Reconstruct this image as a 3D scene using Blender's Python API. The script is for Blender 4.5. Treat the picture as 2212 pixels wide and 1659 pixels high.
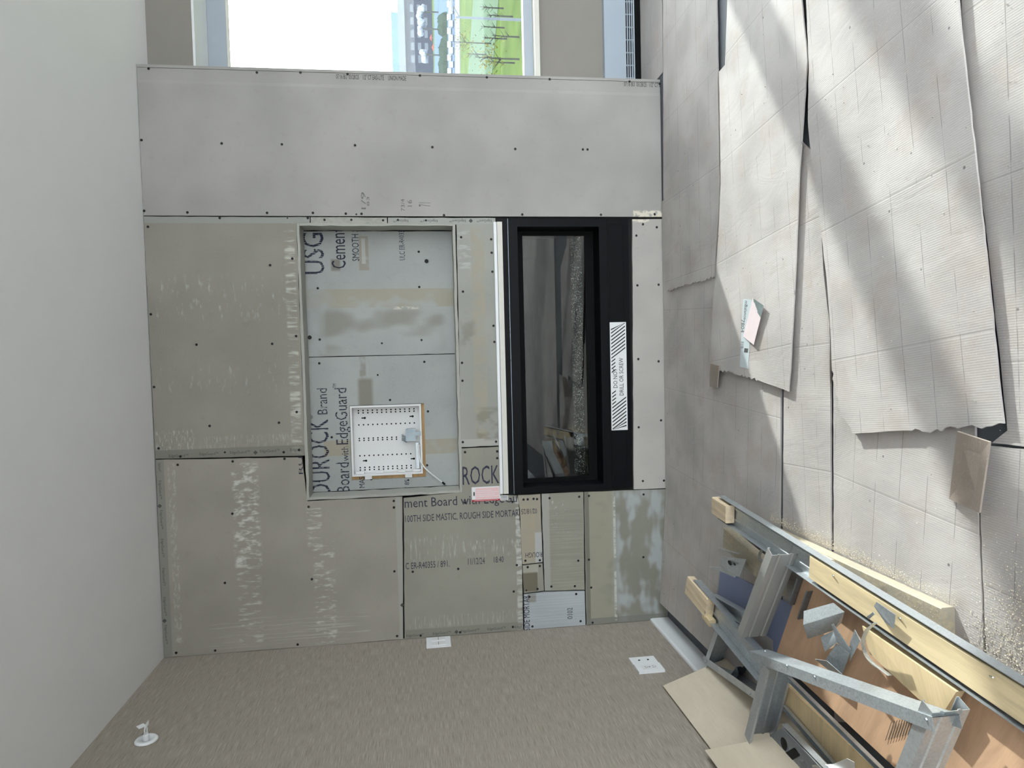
import bpy, math, random
import numpy as np
from mathutils import Vector, Matrix
random.seed(7)
for o in list(bpy.data.objects): bpy.data.objects.remove(o)
SC = bpy.context.scene
COL = SC.collection

# ------------------------------------------------------------------ camera
FPX = 1485.95
PITCH, YAW, ROLL = 0.131276, 0.043421, -0.029584
CAM = np.array([1.46028, -3.54702, 1.29679])
def _basis():
    cy, sy = math.cos(YAW), math.sin(YAW); cp, sp = math.cos(PITCH), math.sin(PITCH)
    cr, sr = math.cos(ROLL), math.sin(ROLL)
    F = np.array([-sy*cp, cy*cp, -sp]); R = np.array([cy, sy, 0.0]); U = np.cross(R, F)
    return R*cr+U*sr, U*cr-R*sr, F
RR, UU, FF = _basis()
cam = bpy.data.cameras.new('camera'); camo = bpy.data.objects.new('camera', cam); COL.objects.link(camo)
X, Y_, Z = -UU, RR, -FF          # the photograph lies on its side
camo.matrix_world = Matrix(((X[0], Y_[0], Z[0], CAM[0]), (X[1], Y_[1], Z[1], CAM[1]), (X[2], Y_[2], Z[2], CAM[2]), (0, 0, 0, 1)))
cam.sensor_fit = 'HORIZONTAL'; cam.sensor_width = 36.0; cam.lens = FPX/2212*36
cam.clip_start = 0.05; cam.clip_end = 6000
SC.camera = camo

# ------------------------------------------------------------------ light
SKY = 4.6
SUN = 4.7
SUN_EL, SUN_SLOPE = math.radians(17.9), 0.665
w = bpy.data.worlds.new('sky'); SC.world = w; w.use_nodes = True
bg = w.node_tree.nodes['Background']; bg.inputs[0].default_value = (0.968, 0.968, 1.0, 1); bg.inputs[1].default_value = SKY
sl = bpy.data.lights.new('sun', 'SUN'); sl.energy = SUN; sl.angle = math.radians(0.9); sl.color = (1.0, 0.965, 0.915)
so = bpy.data.objects.new('sun', sl); COL.objects.link(so)
n_ = math.hypot(1, SUN_SLOPE)
sd = Vector((-math.cos(SUN_EL)/n_, -math.cos(SUN_EL)*SUN_SLOPE/n_, -math.sin(SUN_EL)))
so.rotation_euler = sd.to_track_quat('-Z', 'Y').to_euler(); so.location = (12, 9, 8)
vs = SC.view_settings
vs.view_transform = 'Standard'; vs.look = 'None'; vs.gamma = 1.0; vs.use_curve_mapping = False
vs.exposure = 0.80
SC.display_settings.display_device = 'sRGB'
cy = SC.cycles
cy.use_denoising = True
cy.use_adaptive_sampling = True; cy.adaptive_threshold = 0.03
cy.max_bounces = 5; cy.diffuse_bounces = 4; cy.glossy_bounces = 3; cy.transparent_max_bounces = 8; cy.transmission_bounces = 2
cy.sample_clamp_indirect = 6.0; cy.caustics_reflective = False; cy.caustics_refractive = False

# ------------------------------------------------------------------ measuring helpers (photo pixel -> point on a known plane)
def ray(ix, iy):
    return FF + RR*((1659-iy)-829.5)/FPX - UU*(ix-1106)/FPX
def W(ix, iy, Y=0.0):
    d = ray(ix, iy); return CAM + d*((Y-CAM[1])/d[1])
def G(ix, iy, h=0.0):
    d = ray(ix, iy); return CAM + d*((h-CAM[2])/d[2])
def LW(ix, iy, Xp=0.0):
    d = ray(ix, iy); return CAM + d*((Xp-CAM[0])/d[0])

# ------------------------------------------------------------------ object helpers
def lin(c):
    return tuple(((v/12.92) if v <= .04045 else ((v+.055)/1.055)**2.4) for v in (x/255.0 for x in c))
class MB:
    def __init__(s): s.v = []; s.f = []
    def add(s, vs_, fs):
        b = len(s.v); s.v += [tuple(map(float, p)) for p in vs_]; s.f += [tuple(i+b for i in f) for f in fs]; return s
    def box(s, x0, x1, y0, y1, z0, z1):
        return s.add([(x0,y0,z0),(x1,y0,z0),(x1,y1,z0),(x0,y1,z0),(x0,y0,z1),(x1,y0,z1),(x1,y1,z1),(x0,y1,z1)],
                     [(0,3,2,1),(4,5,6,7),(0,1,5,4),(1,2,6,5),(2,3,7,6),(3,0,4,7)])
    def prism(s, poly, vec):
        n = len(poly); a = [Vector(p) for p in poly]; vec = Vector(vec); b = [p+vec for p in a]
        nn = Vector((0,0,0))
        for i in range(n):
            nn += a[i].cross(a[(i+1) % n])
        fl = nn.dot(vec) < 0
        fs = [tuple(range(n)) if fl else tuple(range(n-1,-1,-1)), tuple(range(2*n-1,n-1,-1)) if fl else tuple(range(n,2*n))]
        for i in range(n):
            j = (i+1) % n
            fs.append((i, n+i, n+j, j) if fl else (i, j, n+j, n+i))
        return s.add(a+b, fs)
    def tube(s, pts, r, n=8, caps=True):
        pts = [Vector(p) for p in pts]; rings = []
        for i, p in enumerate(pts):
            t = (pts[min(i+1, len(pts)-1)]-pts[max(i-1, 0)]).normalized()
            a = Vector((0,0,1)) if abs(t.z) < .9 else Vector((1,0,0))
            u = t.cross(a).normalized(); v = t.cross(u)
            rr = r[i] if isinstance(r, (list, tuple)) else r
            rings.append([p+u*(rr*math.cos(2*math.pi*k/n))+v*(rr*math.sin(2*math.pi*k/n)) for k in range(n)])
        vv = [q for g in rings for q in g]; fs = []
        for i in range(len(pts)-1):
            for k in range(n):
                fs.append((i*n+k, i*n+(k+1) % n, (i+1)*n+(k+1) % n, (i+1)*n+k))
        if caps:
            fs.append(tuple(range(n-1,-1,-1))); fs.append(tuple((len(pts)-1)*n+k for k in range(n)))
        return s.add(vv, fs)
    def build(s, name, mat, parent=None, smooth=False, M=None):
        return mk(name, s.v, s.f, mat, parent, smooth, M)
PLOC = {}
def mk(name, v, f, mat, parent=None, smooth=False, M=None, fixn=False):
    """M: local frame of the mesh (world matrix); v given in world coordinates"""
    me = bpy.data.meshes.new(name)
    if M is not None:
        Mi = M.inverted(); v = [Mi @ Vector(p) for p in v]
    me.from_pydata([tuple(p) for p in v], [], f)
    if mat is not None: me.materials.append(mat)
    if smooth:
        me.polygons.foreach_set('use_smooth', [True]*len(me.polygons))
    me.update()
    return link(name, me, parent, M)
def link(name, me, parent=None, M=None):
    o = bpy.data.objects.new(name, me); COL.objects.link(o)
    MW = M if M is not None else Matrix.Identity(4)
    if parent is not None:
        o.parent = parent
        o.matrix_basis = PLOC.get(parent.name, Matrix.Identity(4)).inverted() @ MW
    else:
        o.matrix_basis = MW
    PLOC[o.name] = MW
    return o
def tag(o, label=None, cat=None, group=None, kind=None):
    if label: o['label'] = label
    if cat: o['category'] = cat
    if group: o['group'] = group
    if kind: o['kind'] = kind
    return o
def thing(name, label, cat, loc, group=None):
    o = bpy.data.objects.new(name, None); COL.objects.link(o); o.empty_display_size = .05
    o.location = loc; PLOC[o.name] = Matrix.Translation(Vector(loc))
    return tag(o, label, cat, group)
def frame(p0, p1, up=(0,0,1)):
    """matrix with local x along p0->p1"""
    x = (Vector(p1)-Vector(p0)).normalized(); z = Vector(up); z = (z-x*z.dot(x)).normalized(); y = z.cross(x)
    return Matrix(((x.x,y.x,z.x,p0[0]),(x.y,y.y,z.y,p0[1]),(x.z,y.z,z.z,p0[2]),(0,0,0,1)))
def T3(p): return Matrix.Translation(Vector(p))

# ------------------------------------------------------------------ material helpers
class NT:
    def __init__(s, name):
        s.m = bpy.data.materials.new(name); s.m.use_nodes = True; s.t = s.m.node_tree; s.b = s.t.nodes['Principled BSDF']
        s.out = s.t.nodes['Material Output']
    def n(s, typ, props=None, **inp):
        nd = s.t.nodes.new(typ)
        for k, v in (props or {}).items(): setattr(nd, k, v)
        for k, v in inp.items():
            key = int(k[1:]) if k[0] == '_' else k.replace('__', ' ')
            s.set(nd.inputs[key], v)
        return nd
    def set(s, sock, v):
        if hasattr(v, 'is_output') or isinstance(v, bpy.types.NodeSocket): s.t.links.new(v, sock)
        elif isinstance(v, (tuple, list)) and len(v) == 3 and sock.type == 'RGBA': sock.default_value = (*v, 1)
        else: sock.default_value = v
    def math(s, op, a, b=0.0, clamp=False):
        return s.n('ShaderNodeMath', {'operation': op, 'use_clamp': clamp}, _0=a, _1=b).outputs[0]
    def mix(s, fac, a, b, mode='MIX'):
        nd = s.t.nodes.new('ShaderNodeMix'); nd.data_type = 'RGBA'; nd.blend_type = mode
        s.set(nd.inputs[0], fac); s.set(nd.inputs[6], a); s.set(nd.inputs[7], b); return nd.outputs[2]
    def ramp(s, v, a, b, lo=0.0, hi=1.0, smooth=True):
        nd = s.n('ShaderNodeMapRange', {'interpolation_type': 'SMOOTHSTEP' if smooth else 'LINEAR'}, _0=v, _1=a, _2=b, _3=lo, _4=hi)
        return nd.outputs[0]
    def noise(s, vec, scale, detail=3.0, rough=.55, dist=0.0):
        return s.n('ShaderNodeTexNoise', None, Vector=vec, Scale=scale, Detail=detail, Roughness=rough, Distortion=dist).outputs[0]
    def scl(s, vec, x, y, z):
        return s.n('ShaderNodeVectorMath', {'operation': 'MULTIPLY'}, _0=vec, _1=(x, y, z)).outputs[0]
    def pos(s): return s.n('ShaderNodeNewGeometry').outputs['Position']
    def obj(s): return s.n('ShaderNodeTexCoord').outputs['Object']
    def xyz(s, v):
        o = s.n('ShaderNodeSeparateXYZ', None, _0=v).outputs; return o[0], o[1], o[2]
    def bump(s, h, strength=.3, dist=.002):
        b = s.n('ShaderNodeBump', None, Strength=strength, Distance=dist, Height=h); s.t.links.new(b.outputs[0], s.b.inputs['Normal'])
    def fin(s, col=None, rough=.7, metal=0.0, spec=None):
        if col is not None: s.set(s.b.inputs['Base Color'], col)
        s.set(s.b.inputs['Roughness'], rough); s.set(s.b.inputs['Metallic'], metal)
        if spec is not None: s.b.inputs['Specular IOR Level'].default_value = spec
        return s.m
def plain(name, rgb, rough=.6, metal=0.0, var=.06, scale=30, bump=0.0, spec=None):
    t = NT(name); p = t.obj(); nz = t.noise(p, scale)
    c = lin(rgb)
    col = t.mix(nz, tuple(v*(1-var*2) for v in c), tuple(min(1, v*(1+var*2)) for v in c))
    if bump: t.bump(nz, bump)
    return t.fin(col, rough, metal, spec)

# ------------------------------------------------------------------ materials
def board_mat(name, rgb, feats=(), rough=.85, speck=.16, bump=.25, streak=None):
    """feats: (x0,x1,z0,z1, soft, rgb, strength, noise) in wall metres; noise None or (sx,sz,lo,hi)"""
    t = NT(name); p = t.pos(); x, y, z = t.xyz(p)
    c = lin(rgb)
    big = t.noise(p, 2.2, 2, .6); fine = t.noise(p, 260, 1, .7); med = t.noise(p, 24, 2, .6)
    col = t.mix(t.ramp(big, .3, .7), tuple(v*.9 for v in c), tuple(v*1.08 for v in c))
    col = t.mix(t.math('MULTIPLY', t.ramp(fine, .35, .75), speck), col, tuple(v*1.5 for v in c))
    col = t.mix(t.math('MULTIPLY', t.ramp(med, .55, .75), .15), col, tuple(v*.7 for v in c))
    for (x0, x1, z0, z1, soft, rgb2, st, nz) in feats:
        m = t.math('MULTIPLY', t.ramp(x, x0-soft, x0+soft), t.ramp(x, x1-soft, x1+soft, 1.0, 0.0))
        m = t.math('MULTIPLY', m, t.math('MULTIPLY', t.ramp(z, z0-soft, z0+soft), t.ramp(z, z1-soft, z1+soft, 1.0, 0.0)))
        if nz:
            m = t.math('MULTIPLY', m, t.ramp(t.noise(t.scl(p, nz[0], 1, nz[1]), 1.0, 2, .65), nz[2], nz[3]))
        col = t.mix(t.math('MULTIPLY', m, st), col, lin(rgb2))
    t.bump(t.noise(p, 150, 1, .7), bump, .0015)
    return t.fin(col, rough)
def R_(xa, xb, ya, yb, soft, rgb, st, nz=None, Y=0.0):
    """feature rectangle measured on the photo -> wall metres"""
    xm, ym = (xa+xb)/2, (ya+yb)/2
    xs = sorted((W(xm, ya, Y)[0], W(xm, yb, Y)[0])); zs = sorted((W(xa, ym, Y)[2], W(xb, ym, Y)[2]))
    return (xs[0], xs[1], zs[0], zs[1], soft, rgb, st, nz)

NY = 0.13
CB = (141, 137, 128)
WH = (205, 206, 200); TAN = (158, 150, 134); DK = (112, 108, 97)
m_c1 = board_mat('cement_board_upper', CB, [R_(330, 640, 600, 690, .03, WH, .34, (14, 44, .55, .74)), R_(340, 640, 780, 850, .03, WH, .24, (16, 50, .56, .76)),
        R_(335, 420, 930, 975, .01, WH, .5, (30, 160, .5, .7)), R_(430, 640, 940, 965, .01, WH, .3, (20, 160, .5, .7)), R_(622, 644, 480, 990, .006, (196, 196, 188), .7, (50, 8, .45, .65)),
        R_(300, 670, 466, 482, .002, (150, 151, 147), .9), R_(336, 660, 967, 992, .002, (118, 117, 109), .7)])
m_c2 = board_mat('cement_board_left', (149, 144, 135), [R_(505, 560, 1000, 1225, .012, WH, .8, (34, 16, .46, .66)), R_(515, 565, 1200, 1390, .012, WH, .5, (60, 12, .5, .7)),
        R_(664, 695, 1095, 1180, .008, WH, .6, (60, 14, .48, .68)), R_(680, 725, 1170, 1390, .01, WH, .55, (50, 16, .5, .7)), R_(370, 386, 1000, 1390, .005, WH, .35, (30, 60, .45, .7)),
        R_(337, 363, 985, 1420, .002, (126, 126, 120), .7), R_(859, 870, 1070, 1390, .002, (158, 158, 152), .75), R_(455, 800, 1330, 1390, .02, WH, .25, (90, 3, .5, .7))])
m_c3 = board_mat('cement_board_printed', (141, 138, 128), [R_(875, 990, 1160, 1210, .015, WH, .4, (12, 90, .5, .72)), R_(1000, 1125, 1165, 1200, .01, WH, .5, (14, 80, .52, .72)),
        R_(880, 1125, 1325, 1350, .008, WH, .35, (10, 120, .5, .72)), R_(1116, 1130, 1070, 1370, .004, (196, 197, 192), .7, (40, 10, .4, .6)), R_(876, 1130, 1352, 1385, .002, (122, 121, 113), .6)])
m_c4 = board_mat('cement_board_strip', (150, 150, 144), [R_(1022, 1050, 490, 965, .002, TAN, .75, (14, 14, .3, .6)), R_(996, 1080, 948, 967, .002, (172, 171, 165), .7),
        R_(990, 1016, 500, 580, .01, (180, 182, 180), .6, (40, 12, .45, .65)), R_(995, 1025, 690, 745, .02, DK, .45, (12, 12, .35, .6)), R_(1030, 1080, 880, 950, .012, (120, 117, 106), .6, (18, 10, .4, .6)),
        R_(836, 1070, 468, 484, .002, (158, 159, 155), .8)])
m_c1b = board_mat('cement_board_raw', (150, 149, 142), [R_(671, 836, 468, 484, .003, (172, 171, 165), .5, (30, 30, .4, .6))])
m_c6 = board_mat('cement_board_tan', (160, 154, 140), [R_(1126, 1156, 1090, 1210, .003, (164, 152, 132), .7, (12, 12, .3, .6)), R_(1156, 1172, 1150, 1215, .003, (176, 180, 182), .7)])
m_c7 = board_mat('cement_board_patch', (160, 157, 146), [R_(1128, 1162, 1237, 1278, .006, (96, 88, 72), .85, None), R_(1163, 1174, 1217, 1277, .002, (128, 127, 121), .6)])
m_c8 = board_mat('cement_board_ribbed', (145, 142, 131), [R_(1172, 1188, 1066, 1277, .002, (158, 158, 152), .8), R_(1190, 1230, 1080, 1150, .01, WH, .4, (60, 60, .55, .72)), R_(1188, 1262, 1100, 1270, .01, (128, 126, 116), .5, (160, 3, .4, .6))])
m_c9 = board_mat('cement_board_pale', (166, 170, 174), [R_(1140, 1158, 1283, 1302, .004, (126, 122, 110), .8), R_(1131, 1265, 1280, 1360, .01, (186, 190, 194), .4, (140, 2, .45, .65))])
m_c10 = board_mat('cement_board_stained', (128, 127, 117), [R_(1274, 1328, 1060, 1350, .004, (152, 148, 132), .8, (8, 5, .2, .5)), R_(1330, 1446, 1058, 1350, .03, (168, 173, 176), .75, (5, 9, .46, .62)),
        R_(1266, 1274, 1063, 1350, .002, (108, 105, 95), .7), R_(1268, 1446, 1330, 1355, .002, (118, 118, 112), .8), R_(1326, 1331, 1060, 1340, .001, (196, 196, 188), .7, (30, 12, .4, .6))])
m_n1 = board_mat('cement_board_niche_right', (160, 163, 161), [R_(655, 985, 624, 664, .003, (158, 150, 130), .7, (9, 7, .3, .58), NY), R_(715, 735, 560, 585, .008, (118, 114, 104), .8, None, NY),
        R_(775, 796, 510, 584, .002, (146, 136, 120), .65, (20, 20, .25, .5), NY), R_(781, 789, 515, 570, .001, (176, 177, 172), .9, None, NY), R_(690, 960, 668, 770, .03, (124, 119, 106), .6, (5, 3, .42, .62), NY),
        R_(850, 905, 662, 668, .002, (208, 204, 190), .7, (40, 40, .4, .6), NY), R_(640, 700, 480, 770, .015, (170, 174, 174), .4, (6, 6, .4, .6), NY)])
m_n2 = board_mat('cement_board_niche_left', (158, 161, 159), [R_(774, 805, 818, 880, .012, (122, 118, 105), .8, None, NY), R_(777, 790, 770, 830, .006, (128, 124, 112), .7, (14, 14, .3, .55), NY),
        R_(700, 758, 952, 985, .002, (158, 148, 126), .7, (10, 10, .2, .5), NY), R_(910, 988, 948, 980, .002, (156, 144, 120), .6, (10, 10, .2, .5), NY)])
m_liner = board_mat('cement_board_edge', (160, 160, 153), [], speck=.3, bump=.5)
DW = (158, 155, 152)
m_dry = board_mat('drywall_paper', DW, [R_(1368, 1432, 455, 470, .004, (214, 206, 190), .9, (30, 30, .42, .55))], speck=.05, bump=.06)
m_dry2 = board_mat('drywall_paper_low', (170, 166, 161), [R_(1366, 1402, 468, 480, .003, (214, 206, 190), .9, (30, 30, .42, .55))], speck=.05, bump=.06)
m_back = plain('wall_void', (22, 21, 20), .9)
m_ceil = plain('ceiling_paint', (226, 226, 226), .9, var=.01, scale=6)
m_beige = plain('beige_paint', (136, 131, 125), .85, var=.02, scale=9)
m_white = plain('white_enamel', (222, 224, 226), .35, var=.01)
m_whitep = plain('white_plastic', (216, 216, 216), .4, var=.01)
m_sill = plain('sill_white', (206, 204, 196), .5, var=.03)
m_black = plain('black_steel', (5, 7, 11), .45, var=.05, spec=.13)
m_black2 = plain('black_matte', (6, 7, 8), .75, spec=.15)
m_screw = plain('screw_black', (12, 12, 13), .7)
m_hole = plain('dark_hole', (14, 13, 12), .9)
m_conc = plain('concrete_slab', (88, 92, 98), .8, var=.12, scale=12)
m_paperw = plain('label_paper', (222, 222, 224), .6, var=.01)
m_ink = plain('ink_black', (18, 18, 20), .7)
m_pink = plain('label_pink', (226, 190, 192), .6, var=.01)
m_red = plain('label_red', (170, 34, 50), .6)
def ink_mat(name, rgb, freq, axis, lo, hi, op=1.0):
    t = NT(name); p = t.pos(); xs = t.xyz(p)
    t.b.inputs['Base Color'].default_value = (*lin(rgb), 1); t.b.inputs['Roughness'].default_value = .8
    s_ = t.math('SINE', t.math('MULTIPLY', xs[axis], freq*6.2832))
    s_ = t.math('ADD', s_, t.math('MULTIPLY', t.noise(p, 60, 2), 2.0))
    a = t.math('MULTIPLY', t.ramp(s_, lo, hi), op)
    tr = t.n('ShaderNodeBsdfTransparent'); mx = t.n('ShaderNodeMixShader', None, _0=a, _1=tr.outputs[0], _2=t.b.outputs[0])
    t.t.links.new(mx.outputs[0], t.out.inputs[0]); return t.m
m_inkd = ink_mat('ink_navy_dashed', (38, 42, 60), 95, 0, -.1, .35)
m_inkv = ink_mat('ink_navy_jet', (44, 44, 66), 160, 2, -.5, .3)
m_inks = ink_mat('ink_navy', (36, 38, 56), 300, 0, -1.2, -.2)
m_inkg = ink_mat('ink_grey', (84, 84, 82), 200, 0, -1.2, 0, .8)

def wood_mat(name, rgb, dark=.72, ring=26, rough=.65, knots=True, dust=None):
    t = NT(name); p = t.obj()
    v = t.scl(p, 2.5, ring, ring); nz = t.noise(v, 1.0, 5, .6, .6); fine = t.noise(t.scl(p, 14, 260, 260), 1.0, 3, .6)
    c = lin(rgb); col = t.mix(t.ramp(nz, .32, .68), tuple(q*dark for q in c), c)
    col = t.mix(t.math('MULTIPLY', t.ramp(fine, .45, .8), .25), col, tuple(q*.55 for q in c))
    if knots:
        k = t.n('ShaderNodeTexVoronoi', None, Vector=t.scl(p, 5, 11, 11), Scale=1.0).outputs['Distance']
        col = t.mix(t.ramp(k, .13, .07), col, tuple(q*.42 for q in c))
    if dust:
        d = t.noise(p, 90, 4, .7); d2 = t.noise(p, 9, 3)
        col = t.mix(t.math('MULTIPLY', t.ramp(t.math('ADD', d, t.math('MULTIPLY', d2, .6)), .62, .9), .75), col, lin(dust))
    t.bump(fine, .15, .001)
    return t.fin(col, rough)
m_pine = wood_mat('pine_lumber', (224, 204, 164))
m_pine2 = wood_mat('pine_lumber_dusty', (190, 176, 148), dust=(152, 147, 136))
m_pine3 = wood_mat('pine_lumber_pale', (222, 202, 172), ring=34)
m_ply = wood_mat('plywood_pale', (206, 194, 174), dark=.88, ring=7, knots=False)
m_plyr = wood_mat('plywood_reddish', (212, 174, 142), dark=.72, ring=9)
m_plyy = wood_mat('plywood_yellow', (226, 202, 160), dark=.74, ring=12)
m_frw = wood_mat('frame_wood', (196, 158, 108), knots=False)
def galv(name, rgb, rough=.36, metal=.85, sp=.12):
    t = NT(name); p = t.obj(); v = t.n('ShaderNodeTexVoronoi', None, Vector=p, Scale=220).outputs['Color']
    nz = t.noise(p, 11, 3); c = lin(rgb)
    bw = t.n('ShaderNodeRGBToBW', None, _0=v).outputs[0]
    col = t.mix(bw, tuple(q*(1-sp) for q in c), tuple(min(1, q*(1+sp)) for q in c))
    col = t.mix(t.ramp(nz, .3, .7, 0, .35), col, tuple(q*.75 for q in c))
    return t.fin(col, t.ramp(nz, .2, .8, rough-.08, rough+.12), metal)
m_galv = galv('galvanised_steel', (196, 202, 206), .36, .75)
m_galv2 = galv('galvanised_spangle', (172, 178, 182), .45, .6, .22)
m_galvd = galv('galvanised_dark', (140, 150, 160), .32, .9)
m_zinc = galv('zinc_plate', (150, 160, 166), .4, .8, .08)
m_blue = plain('blue_sheet', (124, 134, 168), .45, var=.06, scale=6)
m_steelweb = plain('satin_steel', (176, 176, 174), .42, .5, var=.05, scale=300)
def card_mat(name, rgb, ang=0.0, period=.105, off=0.0, freq=170):
    t = NT(name); p = t.pos(); x, y, z = t.xyz(p); ca, sa = math.cos(ang), math.sin(ang)
    u = t.math('ADD', t.math('MULTIPLY', x, ca), t.math('MULTIPLY', y, sa))      # across the flutes
    v = t.math('ADD', t.math('MULTIPLY', x, -sa), t.math('MULTIPLY', y, ca))
    c = lin(rgb)
    big = t.noise(p, 3.2, 2, .6); wr = t.noise(t.scl(p, 9, 5, 9), 1.0, 3, .62, .8); fine = t.noise(p, 240, 1, .7)
    col = t.mix(t.ramp(big, .3, .7), tuple(q*.84 for q in c), tuple(q*1.08 for q in c))
    col = t.mix(t.math('MULTIPLY', t.ramp(t.noise(p, 6, 3, .7), .48, .72), .4), col, lin((170, 154, 142)))
    col = t.mix(t.math('MULTIPLY', t.ramp(fine, .62, .75), .35), col, lin((214, 208, 198)))
    flute = t.math('SINE', t.math('MULTIPLY', u, freq*6.2832))
    wob = t.math('MULTIPLY', t.noise(p, 2.0, 2), .012)
    cr = t.math('FRACT', t.math('ADD', t.math('MULTIPLY', t.math('ADD', v, wob), 1/period), off))
    d = t.math('ABSOLUTE', t.math('SUBTRACT', cr, .5))
    crease = t.math('MULTIPLY', t.ramp(d, .006, .018, 1.0, 0.0), t.ramp(t.noise(t.scl(p, 9, 9, 9), 1.0, 3), .4, .55))
    cr2 = t.math('FRACT', t.math('ADD', t.math('MULTIPLY', u, 1/.41), off*.7)); d2 = t.math('ABSOLUTE', t.math('SUBTRACT', cr2, .5))
    fold = t.ramp(d2, .002, .010, 1.0, 0.0)
    col = t.mix(t.math('MULTIPLY', crease, .55), col, tuple(q*.35 for q in c))
    col = t.mix(t.math('MULTIPLY', fold, .18), col, tuple(q*.45 for q in c))
    spots = t.n('ShaderNodeTexVoronoi', None, Vector=p, Scale=17).outputs['Distance']
    col = t.mix(t.math('MULTIPLY', t.ramp(spots, .085, .05), t.ramp(t.noise(p, 5, 2), .52, .6)), col, tuple(q*.4 for q in c))
    h = t.math('ADD', t.math('MULTIPLY', flute, .05), t.math('MULTIPLY', wr, 1.6))
    h = t.math('SUBTRACT', h, t.math('MULTIPLY', t.math('ADD', crease, fold), .25))
    t.bump(h, .4, .004)
    return t.fin(col, .75)
CARD = (184, 179, 176)
cards = [card_mat('cardboard_%d' % i, tuple(q+dq for q in CARD), a, per, of) for i, (a, per, of, dq) in enumerate([(0.02, .12, .1, -2), (.1, .1, .35, 3), (-.05, .11, .6, -3), (.06, .085, .2, 0), (.12, .1, .75, 0), (.05, .12, .45, -5), (-.08, .1, .9, -2), (-.04, .11, .15, -6)])]
m_cardp = card_mat('cardboard_scrap', (158, 146, 136), 1.2, .3, .1)

def glass_mat(name, tint=(.93, .97, .97), refl=1.0):
    t = NT(name); tr = t.n('ShaderNodeBsdfTransparent', None, _0=(*tint, 1)); gl = t.n('ShaderNodeBsdfGlossy', None, Color=(1, 1, 1, 1), Roughness=.0)
    bf = t.n('ShaderNodeNewGeometry').outputs['Backfacing']
    fr = t.n('ShaderNodeFresnel', None, IOR=t.math('SUBTRACT', 1.45, t.math('MULTIPLY', bf, 1.45-1/1.45))).outputs[0]
    mx = t.n('ShaderNodeMixShader', None, _0=t.math('MULTIPLY', fr, refl), _1=tr.outputs[0], _2=gl.outputs[0]); t.t.links.new(mx.outputs[0], t.out.inputs[0]); return t.m
m_pane = glass_mat('window_glass')
m_fglass = glass_mat('fireplace_glass', (.82, .84, .84), 1.7)

# ------------------------------------------------------------------ printed lettering
_tc = {}
def text_mesh(s):
    if s not in _tc:
        cu = bpy.data.curves.new('t', 'FONT'); cu.body = s; cu.resolution_u = 2
        ob = bpy.data.objects.new('t', cu); COL.objects.link(ob)
        dg = bpy.context.evaluated_depsgraph_get(); me = bpy.data.meshes.new_from_object(ob.evaluated_get(dg))
        co = [v.co.copy() for v in me.vertices]; fs = [tuple(p.vertices) for p in me.polygons]
        bpy.data.objects.remove(ob); bpy.data.curves.remove(cu); bpy.data.meshes.remove(me)
        x0 = min(c.x for c in co); x1 = max(c.x for c in co); y0 = min(c.y for c in co); y1 = max(c.y for c in co)
        _tc[s] = ([((c.x-x0)/(x1-x0), (c.y-y0)/(y1-y0)) for c in co], fs)
    return _tc[s]
def text_on(s, org, er, eu, mat, parent, name='printed_text'):
    """org corner, er reading vector (full length), eu letter-up vector (full height)"""
    co, fs = text_mesh(s); org, er, eu = Vector(org), Vector(er), Vector(eu)
    return mk(name, [org+er*a+eu*b for a, b in co], fs, mat, parent, M=T3(org))
def T(s, xa, xb, ya, yb, d, mat, parent, Y=0.0, lift=.0008):
    """lettering measured on the photo: x range, y range, reading direction d in the photo"""
    xm, ym = (xa+xb)/2, (ya+yb)/2
    xl, xh = sorted((W(xm, ya, Y)[0], W(xm, yb, Y)[0])); zl, zh = sorted((W(xa, ym, Y)[2], W(xb, ym, Y)[2])); y = Y-lift
    w_, h_ = xh-xl, zh-zl
    if d == '-y': return text_on(s, (xl, y, zl), (w_, 0, 0), (0, 0, h_), mat, parent)
    if d == 'y': return text_on(s, (xh, y, zh), (-w_, 0, 0), (0, 0, -h_), mat, parent)
    if d == 'x': return text_on(s, (xl, y, zh), (0, 0, -h_), (w_, 0, 0), mat, parent)
    return text_on(s, (xh, y, zl), (0, 0, h_), (-w_, 0, 0), mat, parent)

# ------------------------------------------------------------------ the room shell
XR, YB, HC = 8.0, -6.0, 2.6
def struct(o): o['kind'] = 'structure'; return o
struct(MB().box(-.2, XR+.2, YB-.2, .5, -.2, 0).build('floor', m_conc))
struct(MB().box(-.2, XR+.2, YB-.2, .5, HC, HC+.15).build('ceiling', m_ceil))
t = NT('woven_wallcovering'); p = t.pos()
th = t.noise(t.scl(p, 1, 12, 640), 1.0, 3, .7); th2 = t.noise(t.scl(p, 1, 6, 60), 1.0, 3, .6); bg_ = t.noise(p, 1.4, 3)
c0 = lin((150, 141, 131))
col = t.mix(t.ramp(th, .3, .7), tuple(q*.62 for q in c0), tuple(q*1.36 for q in c0)); col = t.mix(t.ramp(th2, .3, .7, 0, .3), col, tuple(q*.8 for q in c0))
t.bump(th, .25, .001); m_wallp = t.fin(col, .8)
wl = struct(MB().box(-.15, 0, YB, .5, 0, HC).build('wall_left', m_wallp))

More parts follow.
